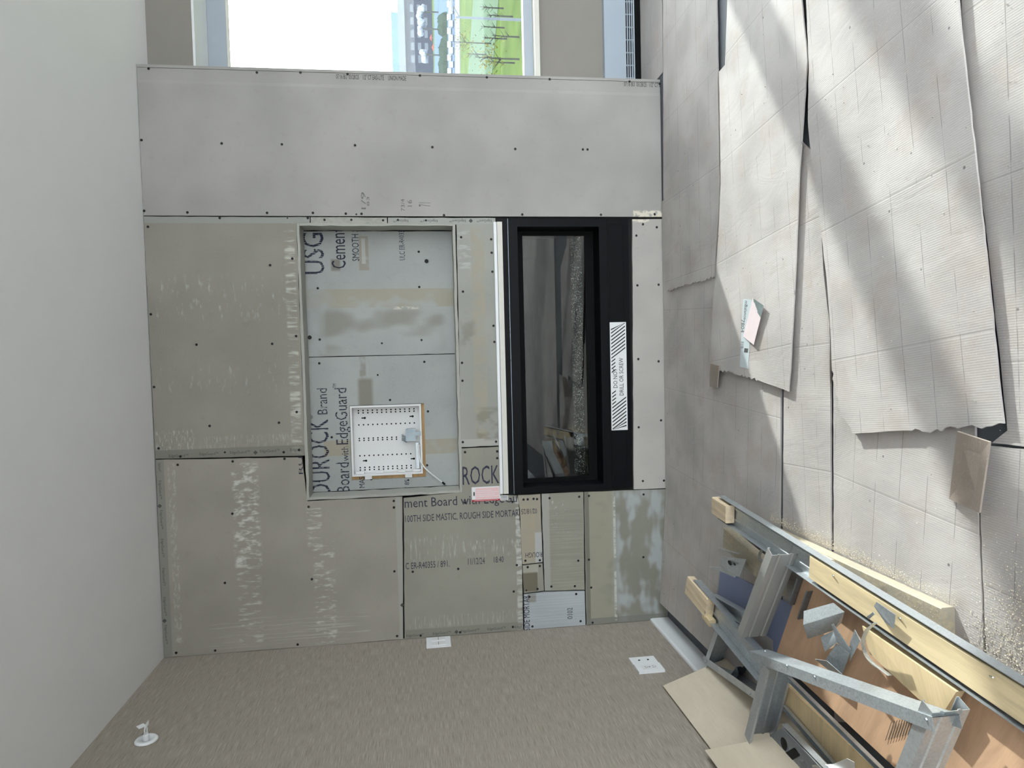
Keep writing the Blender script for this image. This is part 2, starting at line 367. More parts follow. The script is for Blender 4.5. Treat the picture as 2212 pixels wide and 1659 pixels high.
# front wall: dark framing, then every board a piece of its own
bk = MB()
bk.box(0, .735, .016, .3, 0, HC).box(2.16, 2.872, .016, .3, 0, HC).box(.735, 2.16, .016, .3, 1.9, HC)
bk.box(.735, 2.16, .016, .3, .895, 1.085).box(.735, 2.16, .016, .3, 0, .185).box(.735, 2.16, .2, .3, 1.085, 1.9)
wf = struct(bk.build('wall_front', m_back))
def jit(poly, step=.05, a=.0012):
    out = []
    for i in range(len(poly)):
        p, q = poly[i], poly[(i+1) % len(poly)]; L = math.hypot(q[0]-p[0], q[1]-p[1]); n = max(1, int(L/step)); out.append(p)
        nx, nz = -(q[1]-p[1])/L, (q[0]-p[0])/L
        for k in range(1, n):
            s = k/n; r = random.uniform(-a, a); out.append((p[0]+(q[0]-p[0])*s+nx*r, p[1]+(q[1]-p[1])*s+nz*r))
    return out
def board(poly, mat, Y=0.0, th=.013, name='cement_board', label=None, a=.0012, px=True):
    if px: poly = [(W(x, y, Y)[0], W(x, y, Y)[2]) for x, y in poly]
    poly = [(min(max(x, .002), 2.886), min(max(z, .002), HC-.002)) for x, z in poly]
    P = jit(poly, a=a); o = MB().prism([(x, Y, z) for x, z in P], (0, th, 0)).build(name, mat, wf)
    if label: o['label'] = label
    return o
b_c1 = board([(300, 467.5), (669, 469), (669, 481), (640, 482), (659, 984), (336, 991)], m_c1, label='large grey cement board above the recess')
b_c1b = board([(671, 469), (836, 470), (836, 483), (671, 482)], m_c1b)
b_c4 = board([(838, 470), (1070, 471), (1080, 962), (996, 966), (986, 485), (838, 483.5)], m_c4, label='pale cement board strip between recess and fireplace')
b_c2 = board([(336, 993.5), (652, 988), (664, 1083), (869, 1073), (871, 1390), (350, 1425)], m_c2, label='large left cement board with white streaks')
b_c3 = board([(997, 969), (1079, 965), (1090, 1069), (1117, 1071), (1123, 1100), (1127, 1200), (1130, 1372), (874.5, 1390), (872, 1076), (998, 1063)], m_c3, label='printed cement board with rotated lettering')
b_c6 = board([(1119, 1070), (1167, 1067.5), (1172, 1214), (1129, 1219)], m_c6)
b_c7 = board([(1129, 1222), (1172, 1217), (1175, 1276), (1132, 1281)], m_c7, label='small cement board offcut with dark stain')
b_c8 = board([(1170, 1067), (1260, 1063), (1263, 1274), (1177, 1276)], m_c8)
b_c9 = board([(1132, 1284), (1178, 1279), (1263, 1277), (1265, 1358), (1133, 1368)], m_c9, label='pale bluish cement board offcut')
b_c10 = board([(1262, 1063), (1366, 1059), (1448, 1056), (1452, 1345), (1267, 1358)], m_c10, label='stained cement board beside the floor')
b_d2 = board([(1366, 473.5), (1436, 473), (1446, 1054), (1369, 1057)], m_dry2, name='drywall_panel', label='low drywall strip under the fireplace')
XJ = W(700, 466.5)[0]
prof = [(XJ, 0), (2.800, 0), (2.816, .0022), (2.872, .0024), (2.872, .013), (XJ, .013)]
b_d1 = MB().prism([(x, y, .003) for x, y in prof], (0, 0, HC-.005)).build('drywall_panel', m_dry, wf); b_d1['label'] = 'tall plain drywall panel beside the window'
MB().box(2.8735, 2.887, .001, .34, .003, HC-.002).build('drywall_return', m_dry, wf)
# recess lining and back
nx0, nx1, nz0, nz1 = .75, 2.135, 1.10, 1.885
board([(nx0, nz1-.013), (nx1, nz1-.013), (nx1, nz1), (nx0, nz1)], m_liner, .0005, NY+.0005, px=False, a=.002)
board([(nx0, nz0), (nx1, nz0), (nx1, nz0+.013), (nx0, nz0+.013)], m_liner, .0005, NY+.0005, px=False, a=.002)
board([(nx0, nz0+.014), (nx0+.013, nz0+.014), (nx0+.013, nz1-.014), (nx0, nz1-.014)], m_liner, .0005, NY+.0005, px=False, a=.002)
board([(nx1-.013, nz0+.014), (nx1, nz0+.014), (nx1, nz1-.014), (nx1-.013, nz1-.014)], m_liner, .0005, NY+.0005, px=False, a=.002)
XN = W(820, 768, NY)[0]
b_n1 = board([(XN+.002, nz0+.012), (nx1-.017, nz0+.012), (nx1-.017, nz1-.012), (XN+.002, nz1-.012)], m_n1, NY, px=False, label='printed cement board at the back of the recess')
bx0, bx1, bz0, bz1 = W(840,1024,NY)[0], W(840,876,NY)[0], W(910,950,NY)[2], W(760,950,NY)[2]
ex0, ex1, ez0, ez1 = bx0-.024, bx1+.006, bz0-.020, bz1+.007      # cut-out for the enclosure
o1 = [(nx0+.016, nz0+.012), (XN-.002, nz0+.012), (XN-.002, nz1-.012), (nx0+.016, nz1-.012)]; o2 = [(ex0, ez0), (ex1, ez0), (ex1, ez1), (ex0, ez1)]
vv = [(x, NY, z) for x, z in o1+o2]+[(x, NY+.013, z) for x, z in o1+o2]; ff = []
for i in range(4):
    j = (i+1) % 4; ff += [(i, j, 4+j, 4+i), (8+i, 12+i, 12+j, 8+j), (4+i, 4+j, 12+j, 12+i), (i, 8+i, 8+j, j)]
b_n2 = mk('cement_board', vv, ff, m_n2, wf); b_n2['label'] = 'printed cement board around the white enclosure'
for q in ((ex0-.03, bx0-.005, ez0-.03, ez1+.03), (bx1+.005, ex1+.03, ez0-.03, ez1+.03), (bx0-.0045, bx1+.0045, ez0-.03, bz0-.005), (bx0-.0045, bx1+.0045, bz1+.005, ez1+.03)):
    MB().box(q[0], q[1], NY+.0135, NY+.05, q[2], q[3]).build('backing_batten', m_frw, wf)

# screws
sc_me = MB().tube([(0, -.0016, 0), (0, .004, 0)], [.0066, .003], 8); sm = bpy.data.meshes.new('screw'); sm.from_pydata(sc_me.v, [], sc_me.f); sm.materials.append(m_screw)
def screws(par, pts, Y=0.0, s=1.0, off=0.0):
    for q in pts:
        c = W(q[0], q[1], Y); link('screw', sm, par, Matrix.Translation(Vector((c[0], Y+off, c[2]))) @ Matrix.Scale(s*(q[2] if len(q) > 2 else 1), 4))
screws(b_d1, [(320.7,148),(554.8,156.5),(648.9,156.5),(750.6,160),(907,163),(1051.6,167),(1187.4,171),(1360,176),(1425,181)], off=.0022)
screws(b_d1, [(305.8,302.7),(479,310),(609,312),(767,314),(934,318),(1113,322),(1259,323),(1269,323),(311.6,455.5),(405,459),(577,460),(676,460),(747,461.6),(769.7,463,.7),(781,462),(959,465),(1128,463.5),(1298,464),(1414,463)])
screws(b_c1, [(474.8,471),(621,471,.6),(665,471),(319.8,490),(631.5,558.7),(583.6,572.9),(326,679),(639.7,726),(424.6,744.5),(588,742.7),(333,836),(641,890),(453,920),(602.7,913),(342.7,968.5),(390,986),(486,977,.8),(613,976.7),(646,972)])
screws(b_c1b, [(701,475),(759,475),(827.6,476)], s=.9)
screws(b_c4, [(859.6,475,.8),(920,476,.8),(996,512.6),(1000,630),(1061,517),(1062,546),(1063.5,587),(1066,703.7),(1067.8,738.6),(998,783.8),(999,822.4),(999.7,955),(1071.5,954)])
screws(b_c2, [(502.7,996.6),(614.6,991),(384,1004),(502,1109.5),(486,1259),(666.8,1094.8),(673.8,1251),(852,1234),(857.8,1373.7),(643,1392),(465,1405),(380.7,1410),(850.6,1082),(851,1096)])
screws(b_c3, [(1004.5,976.6),(1074,975),(1074,989.6),(891.6,1234.9),(989.8,1228.7),(1116.4,1220.5),(1109.7,1277.5),(1005,1086),(1107,1084),(908.8,1372.8),(993.9,1365.6),(1107.8,1354)])
screws(b_c6, [(1130.8,1079),(1139.8,1078.5),(1152.5,1077.5),(1160,1078),(1134.9,1211),(1166,1210)])
screws(b_c7, [(1139.8,1225),(1166,1222.5),(1161,1272),(1137,1275,.7)])
screws(b_c8, [(1187,1076),(1251,1073),(1249,1211),(1191,1266.8),(1241.6,1266)])
screws(b_c9, [(1143.5,1289),(1244.5,1283),(1254,1341.6),(1150,1353)])
screws(b_c10, [(1272,1071),(1272,1208.8),(1277,1269),(1280,1344.7),(1390,1068),(1389.7,1203.4)])
screws(b_d2, [(1388.8,484.5),(1418.6,491),(1374.5,509),(1376.7,616.5),(1422.5,615),(1378.6,775.7),(1422.5,780.5),(1427.7,908),(1379.5,923),(1388.6,1039),(1434,1038)])
screws(b_n1, [(680,540,.8),(904.5,543.9),(686.5,622.7),(905.7,620),(910.6,734.6,.9),(690.7,733.5),(825,741.5,.8),(921.4,564.3,1.7),(669,729,1.7)], NY)
screws(b_n2, [(689.8,784.8),(916.6,781.6),(816,810,.8),(842.6,864),(739.6,865.6,.8),(924.4,888.6),(716.6,944.5),(922.7,1005),(802,1034.8),(689.8,1039.9,.8),(882,1037,.8)], NY)

# lettering on the boards
T('USG', 653, 700, 592, 503, '-y', m_inkd, b_n1, NY); T('Cement', 715, 746, 580, 493, '-y', m_inks, b_n1, NY)
T('SMOOTH SI', 760, 775, 564, 492, '-y', m_inks, b_n1, NY); T('ULC ER-R40355', 862, 874, 562, 493, '-y', m_inkd, b_n1, NY)
T('DUROCK', 667, 712, 1070, 906, '-y', m_inkd, b_n2, NY); T('®', 666, 676, 905, 897, '-y', m_inks, b_n2, NY); T('Brand', 685, 707, 895, 839, '-y', m_inkd, b_n2, NY)
T('Board', 727, 755, 1063, 999, '-y', m_inkd, b_n2, NY); T('with', 738, 753, 996, 964, '-y', m_inkd, b_n2, NY); T('EdgeGuard', 724, 759, 960, 838, '-y', m_inkd, b_n2, NY); T('TM', 719, 726, 838, 829, '-y', m_inks, b_n2, NY)
T('E MAS', 776, 788, 1064, 1030, '-y', m_inks, b_n2, NY); T('/ 891', 874, 884, 1055, 1031, '-y', m_inkd, b_n2, NY)
T('RU', 645, 654, 1024, 986, '-y', m_inkd, b_c2)
T('ROCK', 999, 1078, 1006, 1046, 'x', m_inkv, b_c3); T('ment Board with EdgeGu', 874, 1117, 1071, 1097, 'x', m_inkv, b_c3)
T('100TH SIDE MASTIC, ROUGH SIDE MORTAR', 875, 1121, 1107, 1124, 'x', m_inkv, b_c3)
T('C ER-R40355 / 891.', 876, 971, 1213, 1227, 'x', m_inkv, b_c3); T('11/12/24', 1011, 1047, 1205, 1219, 'x', m_inkv, b_c3); T('18:40', 1067, 1088, 1202, 1215, 'x', m_inkv, b_c3)
T('02/18/25', 1126, 1160, 1099, 1110, '-x', m_inkv, b_c6); T('ROUGH', 1135, 1171, 1193, 1204, '-x', m_inkv, b_c6)
T('SIDE MORTAR', 1131, 1144, 1362, 1286, '-y', m_inks, b_c9); T('0102', 1225, 1237, 1337, 1313, '-y', m_inkd, b_c9)
for a, b, y in ((365,407,985),(431,472,981),(497,540,977.5),(562,604,974.5),(627,651,972)): T('EdgeGuard™' if b < 640 else 'EdgeG', a, b, y-4, y+4, 'x', m_inkg, b_c1)
for y0, y1 in ((1000,1020),(1038,1078),(1102,1143),(1164,1203),(1227,1265),(1290,1330),(1350,1391)): T('EdgeGuard™', 341+(y0-1000)*.04, 348+(y0-1000)*.04, y0, y1, 'y', m_inkg, b_c2)
for a, b, y in ((878,915,1373),(935,974,1368),(996,1035,1363),(1053,1092,1358.5),(1112,1128,1355)): T('EdgeGuard™' if b < 1110 else 'Edge', a, b, y-4, y+3, 'x', m_inkg, b_c3)
for a, b in ((850,882),(908,945),(971,1006),(1030,1062)): T('EdgeGuard™', a, b, 473, 480, '-x', m_inkg, b_c4)
def diamond(x, y, par):
    c = W(x, y); r = .011; mk('printed_diamond', [(c[0]-r,-.0008,c[2]),(c[0],-.0008,c[2]-r),(c[0]+r,-.0008,c[2]),(c[0],-.0008,c[2]+r)], [(0,1,2,3)], m_inkg, par)
for x, y, p_ in ((552,977.5,b_c1),(345,1093,b_c2),(355.5,1341,b_c2),(869,1307,b_c2),(986,1365,b_c3),(1017,477,b_c4)): diamond(x, y, p_)
T('07:16 BU  03/28/25    1/2" CT EASI-LITE     UNION MADE', 726, 877, 161.5, 172, 'x', m_ink, b_d1, 0, -.0016); T('07:16 BU  03/28/25   1/2" CT E', 1348, 1427, 177, 187, 'x', m_ink, b_d1, 0, -.0016)
m_pencil = ink_mat('pencil', (96, 94, 92), 500, 2, -1.2, .4, .55)
# pencilled sums on the drywall
for s_, a, b, y0, y1 in (('1/9', 780, 790, 415, 452), ('83', 792, 798, 425, 445), ('73/4', 866, 874, 430, 456), ('16', 880, 890, 432, 446), ('71', 905, 930, 438, 446)):
    T(s_, a, b, y1, y0, '-y', m_pencil, b_d1)

# ------------------------------------------------------------------ window wall, soffit, windows
m_wfr = plain('window_frame_grey', (158, 166, 176), .45, var=.01)
ww = struct(MB().box(2.887, XR+.2, .34, .5, 0, .585).box(-.2, 2.887, .345, .5, 0, HC).build('wall_window', m_beige))
struct(MB().box(2.887, XR+.2, .15, .5, 2.385, HC).build('trim_1', m_beige))
struct(MB().box(2.887, XR, .152, .375, 2.372, 2.384).build('trim_2', m_white))
pier = [(2.70, 2.95), (4.84, 5.01), (5.60, 5.786), (7.6, 8.2)]
for a, b in pier: MB().box(a, b, .345, .46, .586, 2.384).build('window_pier', m_white, ww)
for k in range(3):
    a, b = pier[k][1], pier[k+1][0]
    wi = struct(MB().box(a, b, .375, .44, 2.275, 2.371).box(a, b, .375, .44, .6135, .665).build('window_%d' % (k+1), m_wfr))
    MB().box(a, a+.035, .38, .435, .666, 2.274).box(b-.035, b, .38, .435, .666, 2.274).build('window_stile', m_wfr, wi)
    MB().box(a+.035, b-.035, .405, .41, .666, 2.274).build('pane', m_pane, wi)
    MB().box(a+.001, b-.001, .375, .378, 2.262, 2.2745).build('glazing_bead', m_sill, wi)
    MB().box(a, b, .305, .374, .586, .613).build('window_sill', m_sill, wi)
# convector along the window wall
m_conv = plain('convector_white', (158, 168, 180), .4, var=.01)
cv = thing('convector', 'long white slotted convector low on the wall below the window', 'convector', (5.4, .32, 0))
MB().box(2.90, 7.9, .30, .339, .098, .217).build('cover_panel', m_conv, cv)
MB().box(2.90, 7.9, .316, .339, .001, .097).build('inner_body', m_black2, cv)
for k in range(5):
    z = .040+k*.0128; MB().box(2.90, 7.9, .3005, .309, z, z+(.0055 if 0 < k < 4 else .008)).build('slat', m_conv, cv)
rb = MB()
for k in range(70): rb.box(2.94+k*.0705, 2.944+k*.0705, .3015, .3155, .041, .096)
tag(rb.build('slat_ribs', m_conv, cv), kind='stuff')

# rest of the room, out of view; its large windows are added for fill light
wr = struct(MB().box(XR, XR+.2, YB, .34, 0, .25).box(XR, XR+.2, YB, .34, 2.4, HC).box(XR, XR+.2, YB, YB+.25, .25, 2.4).box(XR, XR+.2, -2.9, -2.65, .25, 2.4).box(XR, XR+.2, .0, .34, .25, 2.4).build('wall_right', m_beige))
wb = struct(MB().box(0, XR, YB-.2, YB, 0, .2).box(0, XR, YB-.2, YB, 2.45, HC).box(0, .25, YB-.2, YB, .2, 2.45).box(2.6, 2.75, YB-.2, YB, .2, 2.45).box(5.2, 5.35, YB-.2, YB, .2, 2.45).box(7.75, XR, YB-.2, YB, .2, 2.45).build('wall_back', m_beige))
k = 4
for a, b in ((YB+.25, -2.9), (-2.65, 0)):
    struct(MB().box(XR+.08, XR+.086, a, b, .25, 2.4).build('window_%d' % k, m_pane)); k += 1
for a, b in ((.25, 2.6), (2.75, 5.2), (5.35, 7.75)):
    struct(MB().box(a, b, YB-.1, YB-.094, .2, 2.45).build('window_%d' % k, m_pane)); k += 1

# ------------------------------------------------------------------ fireplace
FX0, FX1, FZ0, FZ1 = .727, 2.162, .190, .890
def wx(x, y): return W(x, y)[0]
def wz(x, y): return W(x, y)[2]
zt = wz(1104, 770); zb = wz(1316, 770)             # top / bottom of the front frame
ox0, ox1 = wx(1200, 1050), wx(1200, 490)           # opening of the frame
oz1, oz0 = wz(1123.5, 770), wz(1298, 770)
fp = thing('fireplace', 'long black linear fireplace set low into the unfinished wall', 'fireplace', ((FX0+FX1)/2, .15, FZ0))
def ring(mb, x0, x1, z0, z1, ix0, ix1, iz0, iz1, y0, y1):
    o_ = [(x0,z0),(x1,z0),(x1,z1),(x0,z1)]; i_ = [(ix0,iz0),(ix1,iz0),(ix1,iz1),(ix0,iz1)]
    v = [(x,y0,z) for x,z in o_+i_]+[(x,y1,z) for x,z in o_+i_]; f = []
    for i in range(4):
        j = (i+1) % 4; f += [(i,j,4+j,4+i),(8+i,12+i,12+j,8+j),(4+i,4+j,12+j,12+i),(i,8+i,8+j,j)]
    mb.add(v, f); return mb
ring(MB(), FX0+.004, FX1-.002, zb+.0015, zt, ox0, ox1, oz0, oz1, -.006, .02).build('front_frame', m_black, fp)
MB().box(FX0, FX1, -.002, .012, zt+.003, FZ1).build('top_flange', m_black, fp)
MB().box(FX0+.003, FX1-.003, -.0035, .0, zt+.0005, zt+.0028).build('frame_highlight', m_galvd, fp)  # pale strip standing in for the highlight along the frame's top edge
gx0, gx1, gz0, gz1 = ox0+.027, ox1-.027, oz0+.05, oz1-.042
GY = .105
# stepped inner bezel
v = [(x, .02, z) for x, z in ((ox0,oz0),(ox1,oz0),(ox1,oz1),(ox0,oz1))]+[(x, GY, z) for x, z in ((ox0+.004,oz0+.004),(ox1-.004,oz0+.004),(ox1-.004,oz1-.004),(ox0+.004,oz1-.004))]
mk('bezel', v, [(i, 4+i, 4+(i+1) % 4, (i+1) % 4) for i in range(4)], m_black, fp)
ring(MB(), ox0+.004, ox1-.004, oz0+.004, oz1-.004, gx0, gx1, gz0, gz1, GY, GY+.006).build('glass_frame', m_black2, fp)
MB().box(gx0-.006, gx1+.006, GY+.0065, GY+.0105, gz0-.006, gz1+.006).build('glass_pane', m_fglass, fp)
fbx = MB(); fbx.box(gx0-.02, gx1+.02, GY+.215, GY+.225, gz0-.03, gz1+.03).box(gx0-.02, gx1+.02, GY+.011, GY+.214, gz0-.04, gz0-.03).box(gx0-.02, gx1+.02, GY+.011, GY+.214, gz1+.03, gz1+.04)
fbx.box(gx0-.03, gx0-.021, GY+.011, GY+.225, gz0-.04, gz1+.04).box(gx1+.021, gx1+.03, GY+.011, GY+.225, gz0-.04, gz1+.04).build('firebox', m_black2, fp)
zf, zk = W(1259, 770, GY+.02)[2], W(1237, 770, GY+.09)[2]
MB().box(gx0-.018, gx1+.018, GY+.012, GY+.018, gz0-.029, zf-.003).box(gx0-.018, gx1+.018, GY+.095, GY+.2, gz0-.029, zk-.02).build('media_tray', m_black, fp)
m_cry = plain('crushed_glass', (196, 206, 198), .15, .1, var=.2)
md = MB()
for i in range(2300):
    cx = random.uniform(gx0+.004, gx1-.004); u = random.random(); cyy = GY+.02+.07*u; cz = zf+(zk-zf)*u+random.uniform(-.003, .003); r = random.uniform(.0016, .0042)
    a = [Vector((random.gauss(0,1), random.gauss(0,1), random.gauss(0,1))).normalized()*r for _ in range(4)]
    md.add([(cx+q.x, cyy+q.y, cz+q.z) for q in a], [(0,1,2),(0,2,3),(0,3,1),(1,3,2)])
tag(md.build('glass_media', m_cry, fp), kind='stuff')
# lower panel with warning sticker
MB().box(FX0+.004, FX1-.002, -.003, .012, FZ0, zb).build('lower_panel', m_black, fp)
lp = MB(); zg = wz(1349, 770); ring(lp, FX0+.03, FX1-.03, zg-.001, zb-.008, FX0+.033, FX1-.033, zg+.0015, zb-.0105, -.0042, -.003); lp.build('panel_groove', m_black2, fp)
sx0, sx1, sz0, sz1 = wx(1335, 929), wx(1335, 696), wz(1353.5, 812), wz(1318.5, 812)
stk = MB().box(sx0, sx1, -.0048, -.0042, sz0, sz1).build('warning_sticker', m_paperw, fp); stk['label'] = 'white sticker with black hazard stripes'
hs = MB(); Hs = sz1-sz0
for k in range(31):
    x0 = sx0+.004+k*(sx1-sx0-.008)/30.0
    zlo, zhi = sz0+.006, sz1-.006
    xa, xb = x0+.02, x0-.035
    for (za, zb_) in (((zlo, zhi),) if not (9 <= k <= 21) else (((sz1-.03, zhi),) if False else ())):
        q = [(xa+(xb-xa)*f_+dx, -.0053, za+(zb_-za)*f_) for f_, dx in ((0,-.0035),(0,.0035),(1,.0035),(1,-.0035))]
        q = [(min(max(a, sx0+.003), sx1-.003), b, c) for a, b, c in q]; hs.add(q, [(0,1,2,3)])
for k in range(9, 22):      # shorter bars around the words
    x0 = sx0+.004+k*(sx1-sx0-.008)/30.0
    for (f0, f1) in ((0.72, 1.0),) if k < 13 or k > 17 else ():
        xa, xb = x0+.02, x0-.035; zlo, zhi = sz0+.006, sz1-.006
        hs.add([(xa+(xb-xa)*f_+dx, -.0053, zlo+(zhi-zlo)*f_) for f_, dx in ((f0,-.0035),(f0,.0035),(f1,.0035),(f1,-.0035))], [(0,1,2,3)])
hs.build('hazard_stripes', m_ink, stk)['kind'] = 'stuff'
T('DO NOT', 1324, 1333, 838, 796, '-y', m_ink, stk, 0, .0053); T('DRILL OR SCREW', 1337, 1346, 854, 773, '-y', m_ink, stk, 0, .0053)
# white metal trim above the fireplace
tw = MB(); za, zb2, zc = wz(1066, 500), wz(1073.5, 500), wz(1087, 500)
zt1 = .905
tr3 = struct(MB().box(FX0+.01, wx(1075, 481), -.022, -.0005, .8915, .9065).build('trim_3', m_white))
MB().box(FX0+.01, wx(1075, 481), -.026, -.0005, .863, .8895).build('trim_face', m_sill, tr3)

# printed card taped beside the fireplace
cx0, cx1, cz0, cz1 = wx(1050, 1082), wx(1050, 1051), wz(1080, 1066), wz(1019, 1066)
wc = thing('warning_card', 'pink and white printed card stuck on the wall by the fireplace corner', 'card', (cx0, -.002, cz0))
MB().box(cx0, cx1, -.0026, -.0012, cz0, cz1).build('card', m_paperw, wc)
MB().box(cx0+.012, cx1-.006, -.0032, -.0027, cz0+.005, cz1-.02).build('pink_field', m_pink, wc)
MB().box(cx0, cx0+.009, -.0032, -.0027, cz0, cz1).build('red_band', m_red, wc)
for f_, L_ in ((.33, .12), (.45, .10), (.6, .115), (.72, .08)):
    x = cx0+(cx1-cx0)*f_; MB().box(x, x+.0022, -.0036, -.0033, cz1-.024-L_, cz1-.024).build('printed_line', m_paperw, wc)
MB().box(cx0+.0035, cx0+.0055, -.0036, -.0033, cz0+.012, cz1-.012).build('printed_line', m_pink, wc); MB().box(cx0+.03, cx0+.05, -.0031, -.0027, cz1-.016, cz1-.008).build('printed_block', m_inkg, wc)
cc = W(1089, 1075); tagc = thing('white_tag', 'tiny white printed tag hanging under the trim end by the pink card', 'tag', (cc[0], -.002, cc[2]))
MB().box(cc[0]-.013, cc[0]+.013, -.0026, -.0012, cc[2]-.021, cc[2]+.021).build('tag_paper', m_paperw, tagc)
for k in range(4): MB().box(cc[0]-.009+k*.005, cc[0]-.0075+k*.005, -.003, -.0027, cc[2]-.017, cc[2]+.017).build('printed_line', m_inkg, tagc)

# ------------------------------------------------------------------ structured media enclosure in the recess
me_ = thing('media_enclosure', 'square white plastic wiring enclosure with rows of holes set in the recess', 'enclosure', ((bx0+bx1)/2, NY+.04, bz0))
BD = .05
MB().box(bx0+.004, bx1-.004, NY+BD, NY+BD+.004, bz0+.004, bz1-.004).build('back_panel', m_whitep, me_)
ring(MB(), bx0, bx1, bz0, bz1, bx0+.005, bx1-.005, bz0+.005, bz1-.005, NY-.006, NY+BD).build('side_walls', m_whitep, me_)
ring(MB(), bx0-.004, bx1+.004, bz0-.004, bz1+.004, bx0+.006, bx1-.006, bz0+.006, bz1-.006, NY-.010, NY-.005).build('rim', m_whitep, me_)
hl = MB(); wdt = bx1-bx0; hgt = bz1-bz0
def hole(fx, fz, r=.0042): 
    x, z = bx0+wdt*fx, bz0+hgt*fz; hl.tube([(x, NY+BD-.0008, z), (x, NY+BD+.001, z)], r, 8)
for i in range(13):
    fz = .905-i*.0675
    for fx in (.93, .895, .72, .52, .49, .265, .09, .055):
        if i > 8 and fx in (.52, .49): continue
        if i == 12 and fx < .3: continue
        hole(fx, fz)
tag(hl.build('peg_holes', m_hole, me_), kind='stuff')
for fx, fz in ((.82, .83), (.82, .13), (.19, .83), (.19, .13)):
    x, z = bx0+wdt*fx, bz0+hgt*fz
    bs = MB().tube([(x, NY+BD-.0016, z), (x, NY+BD-.0001, z)], .015, 20).build('keyhole_boss', m_whitep, me_)
    MB().tube([(x, NY+BD-.0026, z-.005), (x, NY+BD-.0018, z-.005)], .0058, 10).box(x-.003, x+.003, NY+BD-.0026, NY+BD-.0018, z-.005, z+.012).build('keyhole', m_hole, bs)
for fx in (.08, .30, .62, .9):
    x = bx0+.006; z = bz0+hgt*fx; MB().box(x, x+.012, NY+.006, NY+.03, z-.02, z+.02).build('snap_tab', m_whitep, me_)
for fz in (.2, .78): MB().box(bx0-.022, bx0-.004, NY-.006, NY-.003, bz0+hgt*fz-.018, bz0+hgt*fz+.018).build('mounting_tab', m_whitep, me_)
# junction box in the enclosure
jc = W(887, 938, NY+.02); jb = thing('junction_box', 'small zinc junction box with cover plate at the bottom of the white enclosure', 'junction box', (jc[0], NY+.03, jc[2]-.03))
MB().box(jc[0]-.03, jc[0]+.028, NY+.004, NY+BD-.002, jc[2]-.026, jc[2]+.022).build('box_body', m_galv, jb)
MB().box(jc[0]-.035, jc[0]+.030, NY, NY+.003, jc[2]-.028, jc[2]+.026).build('cover_plate', m_zinc, jb)
MB().box(jc[0]-.022, jc[0]+.022, NY-.009, NY-.0005, jc[2]-.02, jc[2]+.016).build('switch_cover', m_zinc, jb)
MB().box(jc[0]-.004, jc[0]+.015, NY-.014, NY-.0095, jc[2]-.055, jc[2]+.012).build('latch', m_zinc, jb)
for dx, dz in ((-.031, .02), (.026, .02), (-.031, -.022), (.026, -.022)): MB().tube([(jc[0]+dx, NY-.003, jc[2]+dz), (jc[0]+dx, NY-.0005, jc[2]+dz)], .003, 8).build('screw', m_galvd, jb)
for k in range(4):
    z = jc[2]+.035+.0; x = jc[0]-.036+k*.009
    MB().tube([(x+.022*math.cos(a)*.3, NY+.03+.012*math.sin(a), z+.012*math.cos(a)) for a in [i*math.pi/6 for i in range(13)]], .002, 6).build('cable_coil', m_zinc, jb)
rl = MB().box(bx0+.02, jc[0]-.045, NY+.016, NY+.03, bz0+.014, bz0+.03).build('conduit', m_galv, jb)
cb = [W(905, 960, NY+.01), W(906, 985, NY), W(910, 1000, NY-.012), W(922, 1015, NY-.016), W(940, 1030, NY-.014), W(957, 1043, NY-.011)]
def bez(pts, n=6):
    pts = [Vector(p) for p in pts]; out = []
    for i in range(len(pts)-1):
        p0 = pts[max(i-1,0)]; p1 = pts[i]; p2 = pts[i+1]; p3 = pts[min(i+2,len(pts)-1)]
        for k in range(n):
            s = k/n; out.append(.5*((2*p1)+(p2-p0)*s+(2*p0-5*p1+4*p2-p3)*s*s+(3*p1-p0-3*p2+p3)*s**3))
    out.append(pts[-1]); return out
cw = thing('power_cable', 'white cable hanging out of the enclosure with a black tipped end', 'cable', tuple(cb[-1]))
MB().tube(bez(cb), .0042, 8).build('sheath', m_whitep, cw, True)
MB().tube([W(955,1041.5,NY-.011), W(961,1046,NY-.011)], .0052, 8).build('tape_end', m_black2, cw); MB().tube([W(961,1046,NY-.011), W(965,1048.5,NY-.011)], .0035, 8).build('bare_wires', m_zinc, cw)

# ------------------------------------------------------------------ left wall fittings
def plate(name, label, y0, y1, z0, z1, th=.007):
    o = thing(name, label, 'wall plate', (0.001, (y0+y1)/2, z0))
    MB().box(.001, th, y0, y1, z0, z1).build('cover_plate', m_white, o); return o
sp = plate('light_switch', 'white double rocker light switch high on the woven wall', -.137, -.016, 1.186, 1.309)
for k in range(2):
    y = -.135+.012+k*.058; MB().box(.0071, .011, y, y+.037, 1.212, 1.283).build('rocker', m_whitep, sp)
    MB().box(.0111, .0115, y, y+.037, 1.2465, 1.2485).build('rocker_line', m_inkg, sp)
dp = plate('data_outlet', 'white wall plate with two small sockets low on the woven wall', -.506, -.434, .236, .358)
for z in (.275, .318): MB().tube([(.0072, -.47, z), (.0085, -.47, z)], .0052, 10).build('socket', m_hole, dp)
ep = plate('power_outlet', 'white duplex power outlet nearest the pile of offcuts', -.594, -.516, .236, .358, .012)
ib = MB().box(.0121, .0135, -.573, -.537, .262, .332).build('receptacle', m_whitep, ep)
for z in (.279, .315):
    for y, w_, h_ in ((-.562, .0018, .009), (-.549, .0018, .008)): MB().box(.0136, .014, y-w_/2, y+w_/2, z-h_/2, z+h_/2).build('slot', m_hole, ib)
    MB().tube([(.0136, -.5555, z-.01), (.014, -.5555, z-.01)], .0024, 8).build('ground_hole', m_hole, ib)
MB().box(.0136, .0142, -.558, -.552, .2935, .2985).build('reset_button', m_inkg, ib)
sc_ = LW(316, 1600); sy, sz = sc_[1], sc_[2]
